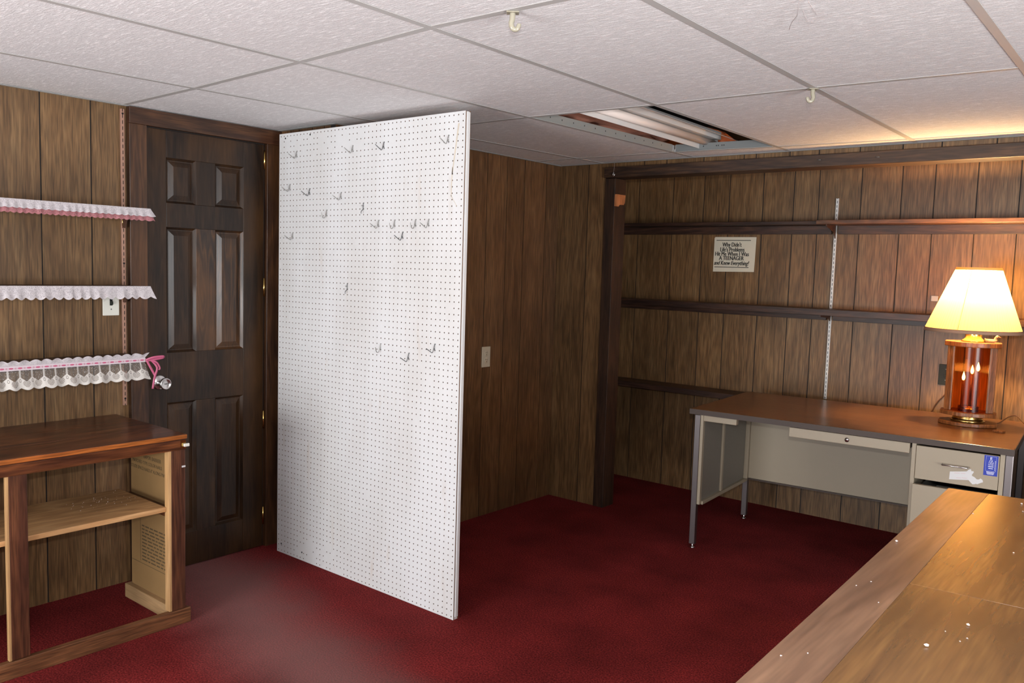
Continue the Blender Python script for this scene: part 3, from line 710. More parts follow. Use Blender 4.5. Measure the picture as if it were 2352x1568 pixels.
# black torn paper hanging beside the fixture
v, f = [], []
for k in range(13):
    for q in range(7):
        x, y = -2.125 + q * 0.105 + 0.012 * math.sin(k * 1.7), 3.0 + k * 0.17
        v.append((x, y, 2.216 + 0.010 * math.sin(k * 1.1 + q) + (0.006 if q else -0.012 * math.sin(k * 2.3))))
for k in range(12):
    for q in range(6): f.append((k * 7 + q, (k + 1) * 7 + q, (k + 1) * 7 + q + 1, k * 7 + q + 1))
tpo = new_obj('facing_paper', v, f, plain('black_paper', (0.012, 0.009, 0.008), 0.8), None, True)
so = tpo.modifiers.new('thick', 'SOLIDIFY'); so.thickness = 0.003
tpo.parent = ino; tpo['label'] = 'torn black facing paper'

# ------------------------------------------------------------------ pegboard
PX, PY, PZ, PN, PM = -3.508, 2.46, 2.057, 48, 81
U1 = 0.0254
peg = thing('pegboard', 'tall white painted pegboard panel standing out from the door wall', 'pegboard', (PX + 24 * U1, PY, 0))
random.seed(5)
mbF, mbH = MB(), MB()
HR = 0.0029
t_ = 0.005
ox = -24 * U1
for rI in range(PM):
    for cI in range(PN):
        x0, z1_ = ox + cI * U1, PZ - rI * U1
        cx, cz = x0 + U1 / 2, z1_ - U1 / 2
        filled = (rI in (1, 2, 3) and cI < 24 and random.random() < 0.38) or (rI > 75 and 4 < cI < 20 and random.random() < 0.4) or random.random() < 0.006
        corners = [(x0, 0, z1_ - U1), (x0 + U1, 0, z1_ - U1), (x0 + U1, 0, z1_), (x0, 0, z1_)]
        if filled:
            mbF.add(corners, [(0, 1, 2, 3)]); continue
        ring = [(cx + HR * math.cos(a), 0, cz + HR * math.sin(a)) for a in [R(225 + 45 * k) for k in range(8)]]
        fs = []
        for e in range(4):
            k0 = 4 + 2 * e
            fs.append((e, (e + 1) % 4, 4 + (2 * e + 2) % 8, 4 + 2 * e + 1, 4 + 2 * e))
        mbF.add(corners + ring, fs)
        back = [(x, t_, z) for x, y, z in ring]
        mbH.add(ring + back, [(k, (k + 1) % 8, 8 + (k + 1) % 8, 8 + k) for k in range(8)])
sheet = mbF.build('perforated_sheet', PEGW, peg)
holes = mbH.build('hole_rims', HARDBOARD, sheet); holes['kind'] = 'stuff'
W_ = PN * U1
mb = MB()
mb.box((ox, 0.0001, 0.0), (ox + 0.002, t_, PZ)); mb.box((-ox - 0.002, 0.0001, 0.0), (-ox, t_, PZ))
mb.box((ox + 0.002, 0.0001, PZ - 0.002), (-ox - 0.002, t_, PZ)); mb.box((ox + 0.002, 0.0001, 0.0), (-ox - 0.002, t_, 0.002))
mb.build('sheet_edge', HARDBOARD, sheet)
box('batten', (-ox - 0.038, t_ + 0.0002, 0.0), (-ox - 0.0006, t_ + 0.0185, PZ - 0.001), PEGW, peg, 0.001)
box('batten', (ox, t_ + 0.0002, 0.0), (ox + 0.038, t_ + 0.0185, PZ - 0.001), PEGW, peg, 0.001)
box('batten', (ox + 0.0382, t_ + 0.0002, PZ - 0.04), (-ox - 0.0382, t_ + 0.0185, PZ - 0.001), PEGW, peg, 0.001)
box('batten', (ox + 0.0382, t_ + 0.0002, 0.0), (-ox - 0.0382, t_ + 0.0185, 0.038), PEGW, peg, 0.001)
box('back_sheet', (ox, t_ + 0.0187, 0.0), (-ox + 0.001, t_ + 0.0225, PZ + 0.001), HARDBOARD, peg)
box('edge_strip', (-ox - 0.0004, t_ + 0.003, 0.012), (-ox + 0.0035, t_ + 0.0186, PZ - 0.004), PEGW, peg, 0.0008)
for c_, r_ in ((1.9, 0.9), (9.4, 0.75), (1.4, 79.2), (8.0, 79.4)):
    tube('screw', [(ox + c_ * U1, -0.0012, PZ - r_ * U1), (ox + c_ * U1, 0.001, PZ - r_ * U1)], 0.004, SLOT, peg, 10)

TAPE = plain('old_tape', (0.62, 0.55, 0.45), 0.6, noise=0.2, nscale=60)
for ta, tb_, tw in (((46.7, 1.8), (45.4, 9.6), 0.006), ((45.5, 8.5), (45.3, 13.0), 0.004), ((45.3, 12.8), (46.6, 14.6), 0.003)):
    x0_, z0_, x1_, z1_ = ox + ta[0] * U1, PZ - ta[1] * U1, ox + tb_[0] * U1, PZ - tb_[1] * U1
    new_obj('tape_residue', [(x0_ - tw, -0.0004, z0_), (x0_ + tw * 0.3, -0.0004, z0_), (x1_ + tw * 0.5, -0.0004, z1_), (x1_ - tw * 0.4, -0.0004, z1_)], [(0, 3, 2, 1)], TAPE, peg)
HOOK_V = [(0, 0.004, 0), (0, -0.002, 0), (0, -0.0035, -0.004), (0, -0.012, -0.028), (0, -0.0165, -0.038), (0, -0.021, -0.040), (0, -0.026, -0.0385), (0, -0.064, -0.018)]
HOOK_J = [(0, 0.004, 0), (0, -0.002, 0), (0, -0.0035, -0.004), (0, -0.010, -0.026), (0, -0.014, -0.037), (0, -0.021, -0.043), (0, -0.030, -0.040), (0, -0.036, -0.028), (0, -0.040, -0.016)]
HOOK_S = [(0, 0.004, 0), (0, -0.003, -0.001), (0, -0.0035, -0.012), (0, -0.004, -0.022), (0, -0.004, -0.030), (0, -0.009, -0.036), (0, -0.016, -0.041), (0, -0.018, -0.047), (0, -0.018, -0.054)]
hooks = [
 (5, 3, 'V', 0, 'straight-armed wire hook highest at the pegboard side nearest the door'),
 (21, 3, 'V', 0, 'short wire hook near the top middle of the white pegboard'),
 (29, 3, 'V', 1, 'wire hook near the top, right of the middle of the pegboard'),
 (44, 3, 'V', 0, 'wire hook alone in the top outer corner of the pegboard'),
 (3, 9, 'V', 0, 'wire hook closest to the hinge side, a quarter down the pegboard'),
 (9, 10, 'V', 1, 'wire hook second from the hinge side, a quarter down the pegboard'),
 (18, 11, 'V', 0, 'wire hook above the curled one, left of the middle of the pegboard'),
 (14, 14, 'J', 0, 'curled wire hook with a bright tip, left of the middle of the pegboard'),
 (24, 13, 'S', 1, 'kinked dark wire clip flat on the pegboard, upper of the two'),
 (28, 16, 'V', 0, 'first wire hook in the row of four across the upper pegboard'),
 (32, 16, 'J', 0, 'second hook, curled, in the row of four across the upper pegboard'),
 (37, 16, 'J', 0, 'third hook, curled with a shiny tip, in the row of four on the pegboard'),
 (40, 16, 'V', 0, 'last wire hook in the row of four, nearest the outer edge'),
 (4, 18, 'V', 0, 'lowest wire hook at the pegboard side nearest the door'),
 (34, 18, 'V', 1, 'dark wire hook just below the row of four on the pegboard'),
 (20, 27, 'S', 1, 'kinked dark wire clip flat on the pegboard, lower of the two'),
 (29, 37, 'J', 0, 'small curled hook, first of the three low on the pegboard'),
 (36, 38, 'V', 1, 'lowest dark wire hook, middle of the three low on the pegboard'),
 (42, 36, 'V', 1, 'dark wire hook nearest the outer edge, low on the pegboard')]
hmesh = {}
for c_, r_, k, dk, lab in hooks:
    key = (k, dk)
    if key not in hmesh:
        v, f = tube_vf(smooth_path([(a, b_ * (0.78 if b_ < 0 else 1), c2 * 0.86) for a, b_, c2 in {'V': HOOK_V, 'J': HOOK_J, 'S': HOOK_S}[k]], 3), 0.0016, 6)
        v2, f2 = tube_vf([(0, -0.0035, -0.0165), (0, -0.003, -0.0245), (0, 0.004, -0.0255)] if k != 'S' else [(0, -0.0035, -0.012), (0, -0.012, -0.012)], 0.0016, 6)
        mb = MB(); mb.add(v, f); mb.add(v2, f2)
        o = mb.build('peg_hook', WIRED if dk else WIREM, None, True); hmesh[key] = o.data
    else:
        o = bpy.data.objects.new('peg_hook', hmesh[key]); C.objects.link(o)
    o.location = (PX + (c_ + 0.5) * U1, PY, PZ - (r_ + 0.5) * U1)
    tag(o, lab, 'hook', 'wire hooks on the white pegboard')

# ------------------------------------------------------------------ left wall: standard, lace shelves
std = thing('shelf_standard', 'copper coloured slotted shelf rail on the wall beside the door', 'shelf rail', (XA, 1.753, 0.80))
box('rail', (0.0006, -0.008, 0.0), (0.011, 0.008, 1.275), STD_COPPER, std, 0.001)
for z in (0.03, 0.62, 1.255): tube('screw', [(0.0108, 0, z), (0.0116, 0, z)], 0.0045, SLOT, std, 10)

def ruffle(name, y0, y1, x, ztop, zbot, mat, parent, waves, amp_x, scal, scal_amp, flare=0.0, phase=0.0, rows_=7, up_=False):
    """gathered cloth strip along y at depth x; hem scalloped"""
    n = int((y1 - y0) / 0.0028)
    v, uv, f = [], [], []
    for i in range(n + 1):
        s = i / n; y = y0 + (y1 - y0) * s
        sc = scal_amp * abs(math.sin(math.pi * (y * scal + phase)))
        jig = 0.35 * math.sin(y * 61 + phase) + 0.65 * math.sin(y * waves * 6.283 + 1.3 * math.sin(y * 23 + phase))
        for j in range(rows_):
            q = j / (rows_ - 1)           # 0 top, 1 hem
            z = ztop + (zbot - ztop) * q + (scal_amp * 0.5 - sc) * q * (1 if not up_ else -1)
            xx = x + amp_x * q * (0.6 + jig) + flare * q * q
            yy = y + (0.020 * q if s > 0.97 else 0) * (s - 0.97) / 0.03
            v.append((xx, yy, z)); uv.append((y, (1 - q) * abs(ztop - zbot)))
    for i in range(n):
        for j in range(rows_ - 1):
            a = i * rows_ + j
            f.append((a, a + 1, a + rows_ + 1, a + rows_))
    return new_obj(name, v, f, mat, parent, True, uv)
def lace_uv_fix(o, h):      # uv.y to 0..1 hem..top
    ul = o.data.uv_layers[0]
    for d in ul.data: d.uv = (d.uv[0], d.uv[1] / h)
def bracket(parent, y, d, z, h=0.055):
    v = [(0.012, z), (d * 0.92, z), (d * 0.92, z - 0.008), (0.05, z - 0.022), (0.03, z - h), (0.012, z - h)]
    vv = [(a, y - 0.0025, b_) for a, b_ in v] + [(a, y + 0.0025, b_) for a, b_ in v]
    n_ = len(v)
    f = [tuple(range(n_)), tuple(range(2 * n_ - 1, n_ - 1, -1))] + [(i, n_ + i, n_ + (i + 1) % n_, (i + 1) % n_) for i in range(n_)]
    return new_obj('bracket', vv, f, BRACKET, parent)
DS = 0.245
YL0 = 0.55
def lace_shelf(z, label):
    s = thing('wall_shelf', label, 'shelf', (XA, 1.2, z), 0, 'lace-trimmed shelves on the left wall')
    box('board', (0.0125, YL0 - 1.2, -0.02), (DS, 1.752 - 1.2, 0.0), SHELFL, s, 0.0015)
    b1 = bracket(s, 1.753 - 1.2 - 0.004, DS, -0.0202)
    tube('bracket_clip', [(0.0135, 1.753 - 1.2 - 0.0045, -0.028), (0.0135, 1.753 - 1.2 - 0.0045, -0.066)], 0.0035, BRASS, s, 8)
    return s
s3 = lace_shelf(1.646, 'dark wall shelf edged in white lace over pink lace, topmost of three')
o = ruffle('pink_lace', YL0 - 1.2, 0.548, DS + 0.003, -0.004, -0.047, LACE_P, s3, 34, 0.003, 48, 0.005, 0.004); lace_uv_fix(o, 0.043)
o = ruffle('white_lace', YL0 - 1.2, 0.548, DS + 0.008, 0.002, -0.030, LACE_W, s3, 34, 0.004, 40, 0.004, 0.005); lace_uv_fix(o, 0.032)
s2 = lace_shelf(1.327, 'dark wall shelf edged in scalloped white lace, middle of three')
o = ruffle('white_lace', YL0 - 1.2, 0.548, DS + 0.004, 0.003, -0.045, LACE_W, s2, 24, 0.005, 30, 0.010, 0.006); lace_uv_fix(o, 0.048)
s1 = lace_shelf(1.030, 'dark wall shelf with wide open lace and threaded pink ribbon, lowest of three')
o = ruffle('white_lace', YL0 - 1.2, 0.520, DS + 0.005, -0.012, -0.083, LACE_O, s1, 15, 0.010, 24, 0.008, 0.012); lace_uv_fix(o, 0.071)
o = ruffle('lace_heading', YL0 - 1.2, 0.520, DS + 0.005, 0.002, 0.020, LACE_W, s1, 21, 0.004, 26, 0.008, 0.002, up_=True); lace_uv_fix(o, 0.018)
bd = box('ribbon_band', (DS + 0.005, YL0 - 1.2, -0.014), (DS + 0.0085, 0.522, 0.003), BANDW, s1)
mbr, mbe = MB(), MB()
k = 0
y = YL0 - 1.2 + 0.01
while y < 0.515:
    nseg = 10
    ring = [(DS + 0.0088, y + 0.0085 * math.cos(6.283 * q / nseg), -0.0055 + 0.0031 * math.sin(6.283 * q / nseg)) for q in range(nseg)]
    ring2 = [(DS + 0.0096, p[1], p[2]) for p in ring]
    mbr.add(ring + ring2, [tuple(range(nseg, 2 * nseg))] + [(q, (q + 1) % nseg, nseg + (q + 1) % nseg, nseg + q) for q in range(nseg)])
    yc = y + 0.0155
    vv, ff = tube_vf([(DS + 0.0092, yc + 0.0026 * math.cos(6.283 * q / 10), -0.0055 + 0.0026 * math.sin(6.283 * q / 10)) for q in range(11)], 0.0005, 4, False)
    mbe.add(vv, ff)
    y += 0.031
o = mbr.build('pink_ribbon', PINKR, s1); o['kind'] = 'stuff'
o = mbe.build('eyelets', PINKR, s1); o['kind'] = 'stuff'
def strip(name, pts, w, mat, parent, side=(0, 1, 0)):
    P = smooth_path(pts, 5); sd = Vector(side)
    v, f = [], []
    for i, p in enumerate(P):
        d = (P[min(i + 1, len(P) - 1)] - P[max(i - 1, 0)]).normalized()
        n_ = d.cross(Vector((1, 0, 0))).normalized()
        v += [p - n_ * w / 2, p + n_ * w / 2]
    f = [(2 * i, 2 * i + 1, 2 * i + 3, 2 * i + 2) for i in range(len(P) - 1)]
    o = new_obj(name, v, f, mat, parent, True)
    md = o.modifiers.new('thick', 'SOLIDIFY'); md.thickness = 0.0006
    return o
bx = DS + 0.012
strip('bow_tail', [(bx, 0.525, -0.006), (bx + 0.004, 0.538, -0.035), (bx + 0.006, 0.556, -0.070), (bx + 0.004, 0.560, -0.082)], 0.009, PINKR, s1)
strip('bow_tail', [(bx + 0.002, 0.545, -0.008), (bx + 0.008, 0.566, -0.040), (bx + 0.006, 0.556, -0.080), (bx + 0.005, 0.548, -0.128)], 0.009, PINKR, s1)
strip('bow_loop', [(bx, 0.522, -0.006), (bx + 0.008, 0.55, 0.004), (bx + 0.010, 0.590, 0.006), (bx + 0.006, 0.592, 0.000), (bx + 0.004, 0.552, -0.006), (bx, 0.524, -0.008)], 0.009, PINKR, s1)
strip('bow_loop', [(bx, 0.530, -0.006), (bx + 0.008, 0.562, -0.016), (bx + 0.008, 0.578, -0.042), (bx + 0.006, 0.574, -0.050)], 0.007, PINKR, s1)

sw = thing('light_switch', 'white switch plate with a black toggle beside the shelf rail', 'switch', (XA, 1.698, 1.252))
box('plate', (0.0004, -0.035, -0.057), (0.006, 0.035, 0.057), WHITEP, sw, 0.002)
box('slot', (0.0058, -0.006, -0.014), (0.0066, 0.006, 0.014), SLOT, sw)
new_obj('toggle', *(lambda mb: (mb.v, mb.f))(MB().box((0.0066, -0.0045, -0.010), (0.016, 0.0045, 0.004))), BLACKP, sw)
tube('screw', [(0.0058, 0, -0.030), (0.0066, 0, -0.030)], 0.003, STEEL, sw, 8)

# ------------------------------------------------------------------ left base cabinet
CX = -3.051           # front plane
cab = thing('base_cabinet', 'open-fronted reddish wooden base cabinet with pine shelf, left of the door', 'cabinet', (CX, 1.2, 0))
def cb(name, lo, hi, mat, bevel=0.002, parent=cab): return box(name, (lo[0] - CX, lo[1] - 1.2, lo[2]), (hi[0] - CX, hi[1] - 1.2, hi[2]), mat, parent, bevel)
CY0, CY1 = 0.35, 1.712
for a, b_, mt_ in ((XA + 0.002, XA + 0.20, REDWOOD_Y), (XA + 0.2004, XA + 0.40, REDWOOD_Y), (XA + 0.4004, CX + 0.006, REDWOOD_Y)):
    cb('top_board', (a, CY0, 0.744), (b_, CY1 + 0.004, 0.764), mt_)
cb('top_edging', (CX + 0.0062, CY0, 0.747), (CX + 0.010, CY1 + 0.003, 0.763), ORANGEW, 0.001)
cb('top_rail', (CX - 0.020, CY0, 0.703), (CX + 0.004, CY1 + 0.002, 0.7437), REDWOOD_Y)
st1 = cb('stile', (CX - 0.019, 1.655, 0.061), (CX, 1.712, 0.7028), REDWOOD)
cb('stile_core', (CX - 0.034, 1.6445, 0.061), (CX - 0.001, 1.6548, 0.7028), PINE_Z, 0.001)
cb('stile', (CX - 0.019, 1.078, 0.061), (CX, 1.136, 0.7028), REDWOOD)
cb('stile_core', (CX - 0.019, 1.0695, 0.061), (CX - 0.001, 1.0778, 0.7028), PINE_Z, 0.001)
cb('stile', (CX - 0.019, 0.45, 0.061), (CX, 0.51, 0.7028), REDWOOD)
cb('base_rail', (CX - 0.019, CY0, 0.0), (CX + 0.006, 1.731, 0.060), BASEW)
cb('shelf', (-3.458, CY0 + 0.01, 0.460), (CX - 0.022, 1.6440, 0.479), PINE)
cb('shelf_cleat', (-3.455, 1.668, 0.425), (CX - 0.07, 1.692, 0.4595), REDWOOD_Y)
side = cb('side_panel', (-3.458, 1.695, 0.060), (CX - 0.0195, 1.7005, 0.7435), KRAFT, 0)
cb('side_base', (-3.475, 1.672, 0.0), (CX - 0.0195, 1.7005, 0.0595), PINE_X)
cb('side_panel', (-3.458, 1.701, 0.0), (CX - 0.0195, 1.706, 0.7435), REDWOOD, 0)
cb('side_panel', (XA + 0.004, CY0 + 0.001, 0.0), (CX - 0.0195, CY0 + 0.01, 0.7435), REDWOOD, 0)
# printing on the back of the panelling that closes the cabinet end
lc = lambda x, z: (x - CX, 1.6946 - 1.2, z)
for body, x, z, sz, sxx in (('VAPOR BARRIER', -3.352, 0.626, 0.022, 0.9), ('MATCHED TYPE COLOR NAILS', -3.444, 0.600, 0.020, 0.88), ('STUDS SPACE NAILS 6" ALONG PANEL', -3.456, 0.574, 0.020, 0.88)):
    text('printing', body, sz, lc(x, z), PRINT, side, sxx, align='LEFT')
mbp = MB()
random.seed(3)
for k in range(11):
    x = -3.368
    z = 0.328 - k * 0.0145
    while x < -3.13:
        w = random.uniform(0.014, 0.045)
        mbp.add([lc(x, z), lc(min(x + w, -3.12), z), lc(min(x + w, -3.12), z + 0.006), lc(x, z + 0.006)], [(0, 1, 2, 3)])
        x += w + 0.007
    if k == 0: pass
for a, b_ in (((-3.382, 0.176), (-3.3795, 0.44)), ((-3.456, 0.167), (-3.12, 0.1692))):
    mbp.add([lc(a[0], a[1]), lc(b_[0], a[1]), lc(b_[0], b_[1]), lc(a[0], b_[1])], [(0, 1, 2, 3)])
o = mbp.build('small_print', PRINT, side); o['kind'] = 'stuff'
catch = cb('door_catch', (CX + 0.0042, 1.690, 0.708), (CX + 0.0055, 1.712, 0.742), BRASS, 0)
cbx = box('catch_roller', (0.0057, 1.700 - 1.2, 0.716), (0.016, 1.722 - 1.2, 0.728), WHITEP, catch, 0.002)
cb('tape_scrap', (CX + 0.0003, 1.697, 0.632), (CX + 0.0012, 1.712, 0.639), STICKER, 0)
random.seed(21)
mbc = MB()
for k in range(60):
    x, y = random.gauss(-3.30, 0.055), random.gauss(1.50, 0.07)
    if y > 1.63 or x < -3.45 or x > -3.10: continue
    s_ = random.uniform(0.0006, 0.0017)
    mbc.box((x, y, 0.4795), (x + s_, y + s_ * random.uniform(0.6, 1.5), 0.4795 + s_ * 0.7))
o = mbc.build('plaster_crumbs', CHIP); tag(o, 'sprinkling of tiny white crumbs on the pine cabinet shelf', 'crumbs', kind='stuff')

# ------------------------------------------------------------------ outlet on the wall behind the pegboard
ot = thing('wall_outlet', 'almond duplex outlet plate on the panelled wall behind the pegboard', 'outlet', (XD, 3.638, 0.936))
box('plate', (0.0004, -0.036, -0.059), (0.006, 0.036, 0.059), ALMOND, ot, 0.002)
for z in (-0.02, 0.02):
    fc = lathe('receptacle', [(0.0001, 0.0075), (0.014, 0.0075), (0.0165, 0.006), (0.0165, 0.0055)], ALMOND, ot, 16)
    fc.rotation_euler = (0, R(90), 0); fc.location = (0, 0, z)
    mb = MB(); mb.box((0.0074, -0.0065, z + 0.001), (0.0082, -0.0045, z + 0.009)); mb.box((0.0074, 0.0045, z + 0.001), (0.0082, 0.0065, z + 0.008)); mb.box((0.0074, -0.002, z - 0.009), (0.0082, 0.002, z - 0.005))
    mb.build('slot', SLOT, ot)

# ------------------------------------------------------------------ alcove shelves, standard, sign
def alcove_shelf(z, th, d_l, d_r, led, label, joint=None):
    s = thing('alcove_shelf', label, 'shelf', (-2.0, YE, z), 0, 'dark shelves on the alcove wall')
    X = lambda x: x + 2.0
    if joint:
        box('board', (X(-3.88), -d_l, -th + 0.001), (X(joint) - 0.001, -0.0125, 0.0), SHELFW, s, 0.0015)
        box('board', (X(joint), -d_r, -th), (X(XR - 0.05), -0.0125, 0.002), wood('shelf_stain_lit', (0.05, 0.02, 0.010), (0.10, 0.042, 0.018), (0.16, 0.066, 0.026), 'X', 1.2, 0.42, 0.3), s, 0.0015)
    else:
        box('board', (X(-3.88), -d_l, -th), (X(XR - 0.05), -0.0125, 0.0), SHELFW, s, 0.0015)
    if led: 
        box('ledger', (X(-3.88), -0.0125 - 0.019, -th - led), (X(-1.74), -0.0125, -th - 0.0003), SHELFW, s, 0.001)
        box('ledger', (X(-1.70), -0.0125 - 0.019, -th - led), (X(XR - 0.05), -0.0125, -th - 0.0003), SHELFW, s, 0.001)
    return s
as1 = alcove_shelf(1.776, 0.021, 0.15, 0.19, 0.050, 'dark board shelf above the paper sign, highest in the alcove', -1.775)
as2 = alcove_shelf(1.268, 0.036, 0.20, 0.20, 0.034, 'dark thick board shelf below the paper sign, passing behind the lampshade')
as3 = alcove_shelf(0.708, 0.036, 0.19, 0.19, 0, 'dark board shelf at desk height, running behind the desk')
for s, z0_, d, hh in ((as1, -0.0213, 0.17, 0.075), (as2, -0.0363, 0.18, 0.040)):
    xx = -1.722 + 2.0
    v = [(-0.012, z0_), (-d, z0_), (-d, z0_ - 0.008), (-0.03, z0_ - hh * 0.55), (-0.012, z0_ - hh)]
    vv = [(xx - 0.003, a, b_) for a, b_ in v] + [(xx + 0.003, a, b_) for a, b_ in v]
    n_ = len(v)
    new_obj('bracket', vv, [tuple(range(n_)), tuple(range(2 * n_ - 1, n_ - 1, -1))] + [(i, n_ + i, n_ + (i + 1) % n_, (i + 1) % n_) for i in range(n_)], BRACKET, s)
sd = thing('shelf_standard', 'pale slotted shelf rail on the alcove wall between the sign and the lamp', 'shelf rail', (-1.722, YE, 0.725))
box('rail', (-0.008, -0.0115, 0.0), (0.008, -0.0005, 1.19), STD_WHITE, sd, 0.001)
for z in (0.012, 0.56): tube('screw', [(0, -0.0113, z), (0, -0.0125, z)], 0.004, CHROME, sd, 10)

sg = thing('paper_sign', 'cream paper sign with black slogan lettering pinned between the alcove shelves', 'sign', (-2.358, YE - 0.0012, 1.578), 0)
v = [(-0.139, 0, -0.111), (0.141, 0, -0.107), (0.146, 0, 0.111), (-0.133, 0, 0.112), (-0.1385, 0, 0.104)]
vv = v + [(a, 0.0006, c) for a, b_, c in v]
new_obj('sheet', vv, [(0, 1, 2, 3, 4), (9, 8, 7, 6, 5)] + [(i, 5 + i, 5 + (i + 1) % 5, (i + 1) % 5) for i in range(5)], PAPER, sg)
for body, x, z, sz, sxx, sh, bo in (("Why Didn't", -0.016, 0.062, 0.039, 0.70, 0.0, 0.0008), ("Life's Problems", -0.012, 0.031, 0.039, 0.70, 0.0, 0.0008), ('Hit Me When I Was', -0.014, 0.003, 0.038, 0.735, 0.0, 0.0008), ('A TEENAGER', -0.016, -0.024, 0.036, 0.80, 0.0, 0.0009), ('and Knew Everything!', -0.016, -0.055, 0.038, 0.705, 0.28, 0.0008)):
    text('lettering', body, sz, (x + 0.0005, -0.0003, z), INK, sg, sxx, sh, bo)
    text('lettering', body, sz, (x, -0.0004, z), INK, sg, sxx, sh, bo)
box('rule', (-0.124, -0.0006, 0.0885), (0.110, -0.0001, 0.0925), INK, sg)
box('rule', (-0.130, -0.0006, -0.0825), (0.104, -0.0001, -0.0785), INK, sg)

bs = thing('light_switch', 'black wall switch plate behind the lamp above the desk', 'switch', (-1.078, YE, 0.938))
box('plate', (-0.035, -0.006, -0.057), (0.035, -0.0004, 0.057), BLACKP, bs, 0.002)
box('toggle', (-0.004, -0.015, -0.012), (0.004, -0.0062, 0.006), BLACKP, bs, 0.001)
for z in (-0.03, 0.03): tube('screw', [(0, -0.0058, z), (0, -0.0066, z)], 0.003, STEEL, bs, 8)
tg = box('paper_scrap', (-1.178, YE - 0.012, 1.338), (-1.142, YE - 0.0006, 1.368), STICKER, None, 0.002)
tag(tg, 'small white scrap stuck to the alcove wall beside the lampshade', 'paper')

# ------------------------------------------------------------------ metal desk
DA = R(4.3)
desk = thing('office_desk', 'beige metal office desk with brown wood-grain top, in the alcove', 'desk', (-2.05, 3.985, 0), DA)
def db(name, lo, hi, mat, bevel=0.0015, parent=None): return box(name, lo, hi, mat, parent or desk, bevel)
DW, DD = 1.472, 0.87
db('top', (0.0, 0.0, 0.7165), (DW, DD, 0.7455), DESKTOP, 0.003)
db('top_edge', (-0.0012, -0.0014, 0.7175), (DW + 0.0012, -0.0001, 0.7445), DESKEDGE, 0)
db('top_edge', (-0.0014, -0.0001, 0.7175), (-0.0001, DD, 0.7445), DESKEDGE, 0)
db('top_edge', (DW + 0.0001, 0.0, 0.7175), (DW + 0.0014, DD, 0.7445), DESKEDGE, 0)
for (u, v_) in ((0.026, 0.006), (0.05, 0.715), (1.440, 0.012), (1.440, 0.715)):
    lg = db('leg', (u, v_, 0.022), (u + 0.031, v_ + 0.031, 0.7160), LEGM, 0.003)
    lathe('glide', [(0.0001, 0.0), (0.013, 0.0), (0.013, 0.004), (0.005, 0.007), (0.0045, 0.0219)], CHROME, lg, 14, (u + 0.0155, v_ + 0.0155, 0))
# left end: beige upright, grey panel, beige ribs
db('end_upright', (0.058, 0.008, 0.240), (0.074, 0.034, 0.7160), BEIGE)
db('end_panel', (0.061, 0.0345, 0.255), (0.066, 0.70, 0.7160), BEIGE_IN, 0)
db('end_rail', (0.0605, 0.0345, 0.236), (0.082, 0.712, 0.2545), BEIGE)
db('end_rib', (0.0662, 0.300, 0.2550), (0.078, 0.322, 0.70), BEIGE)
db('end_rib', (0.0662, 0.680, 0.2550), (0.090, 0.700, 0.7160), BEIGE)
db('apron', (0.0745, 0.010, 0.686), (0.250, 0.040, 0.7160), BEIGE)
db('modesty_panel', (0.0905, 0.700, 0.258), (1.075, 0.708, 0.7160), BEIGE, 0)
db('modesty_flange', (0.0905, 0.690, 0.250), (1.075, 0.709, 0.2578), DESKEDGE, 0)
dr = db('centre_drawer', (0.519, 0.006, 0.668), (1.064, 0.026, 0.7140), BEIGE)
db('drawer_tray', (0.535, 0.0263, 0.672), (1.05, 0.44, 0.7100), BEIGE_IN, 0, dr)
lk = lathe('lock', [(0.0001, 0.004), (0.006, 0.004), (0.0065, 0.0025), (0.0105, 0.002), (0.0105, 0.0003)], CHROME, dr, 20); lk.rotation_euler = (R(90), 0, 0); lk.location = (0.791, 0.0058, 0.690)
db('pedestal_side', (1.072, 0.012, 0.05), (1.090, 0.69, 0.7160), BEIGE)
db('pedestal_side', (1.421, 0.012, 0.05), (1.4395, 0.69, 0.7160), BEIGE)
db('pedestal_back', (1.0903, 0.66, 0.05), (1.4207, 0.69, 0.7160), BEIGE_IN, 0)
db('pedestal_base', (1.0903, 0.03, 0.05), (1.4207, 0.6597, 0.07), BEIGE_IN, 0)
d1_ = db('drawer', (1.0915, 0.008, 0.557), (1.4195, 0.028, 0.7080), BEIGE)
db('drawer_box', (1.10, 0.0283, 0.58), (1.41, 0.62, 0.69), BEIGE_IN, 0, d1_)
hp = [(1.200, 0.0079, 0.641), (1.200, -0.012, 0.641), (1.203, -0.018, 0.641), (1.301, -0.018, 0.641), (1.304, -0.012, 0.641), (1.304, 0.0079, 0.641)]
tube('handle', hp, 0.0032, CHROME, d1_, 10)
d2_ = db('drawer', (1.0875, -0.010, 0.08), (1.4195, 0.012, 0.534), BEIGE)
for a, b_ in (((1.10, 0.0123, 0.10), (1.104, 0.60, 0.50)), ((1.406, 0.0123, 0.10), (1.41, 0.60, 0.50))): db('drawer_side', a, b_, BEIGE_IN, 0, d2_)
db('drawer_rod', (1.1042, 0.10, 0.500), (1.4058, 0.108, 0.508), STEEL, 0, d2_)

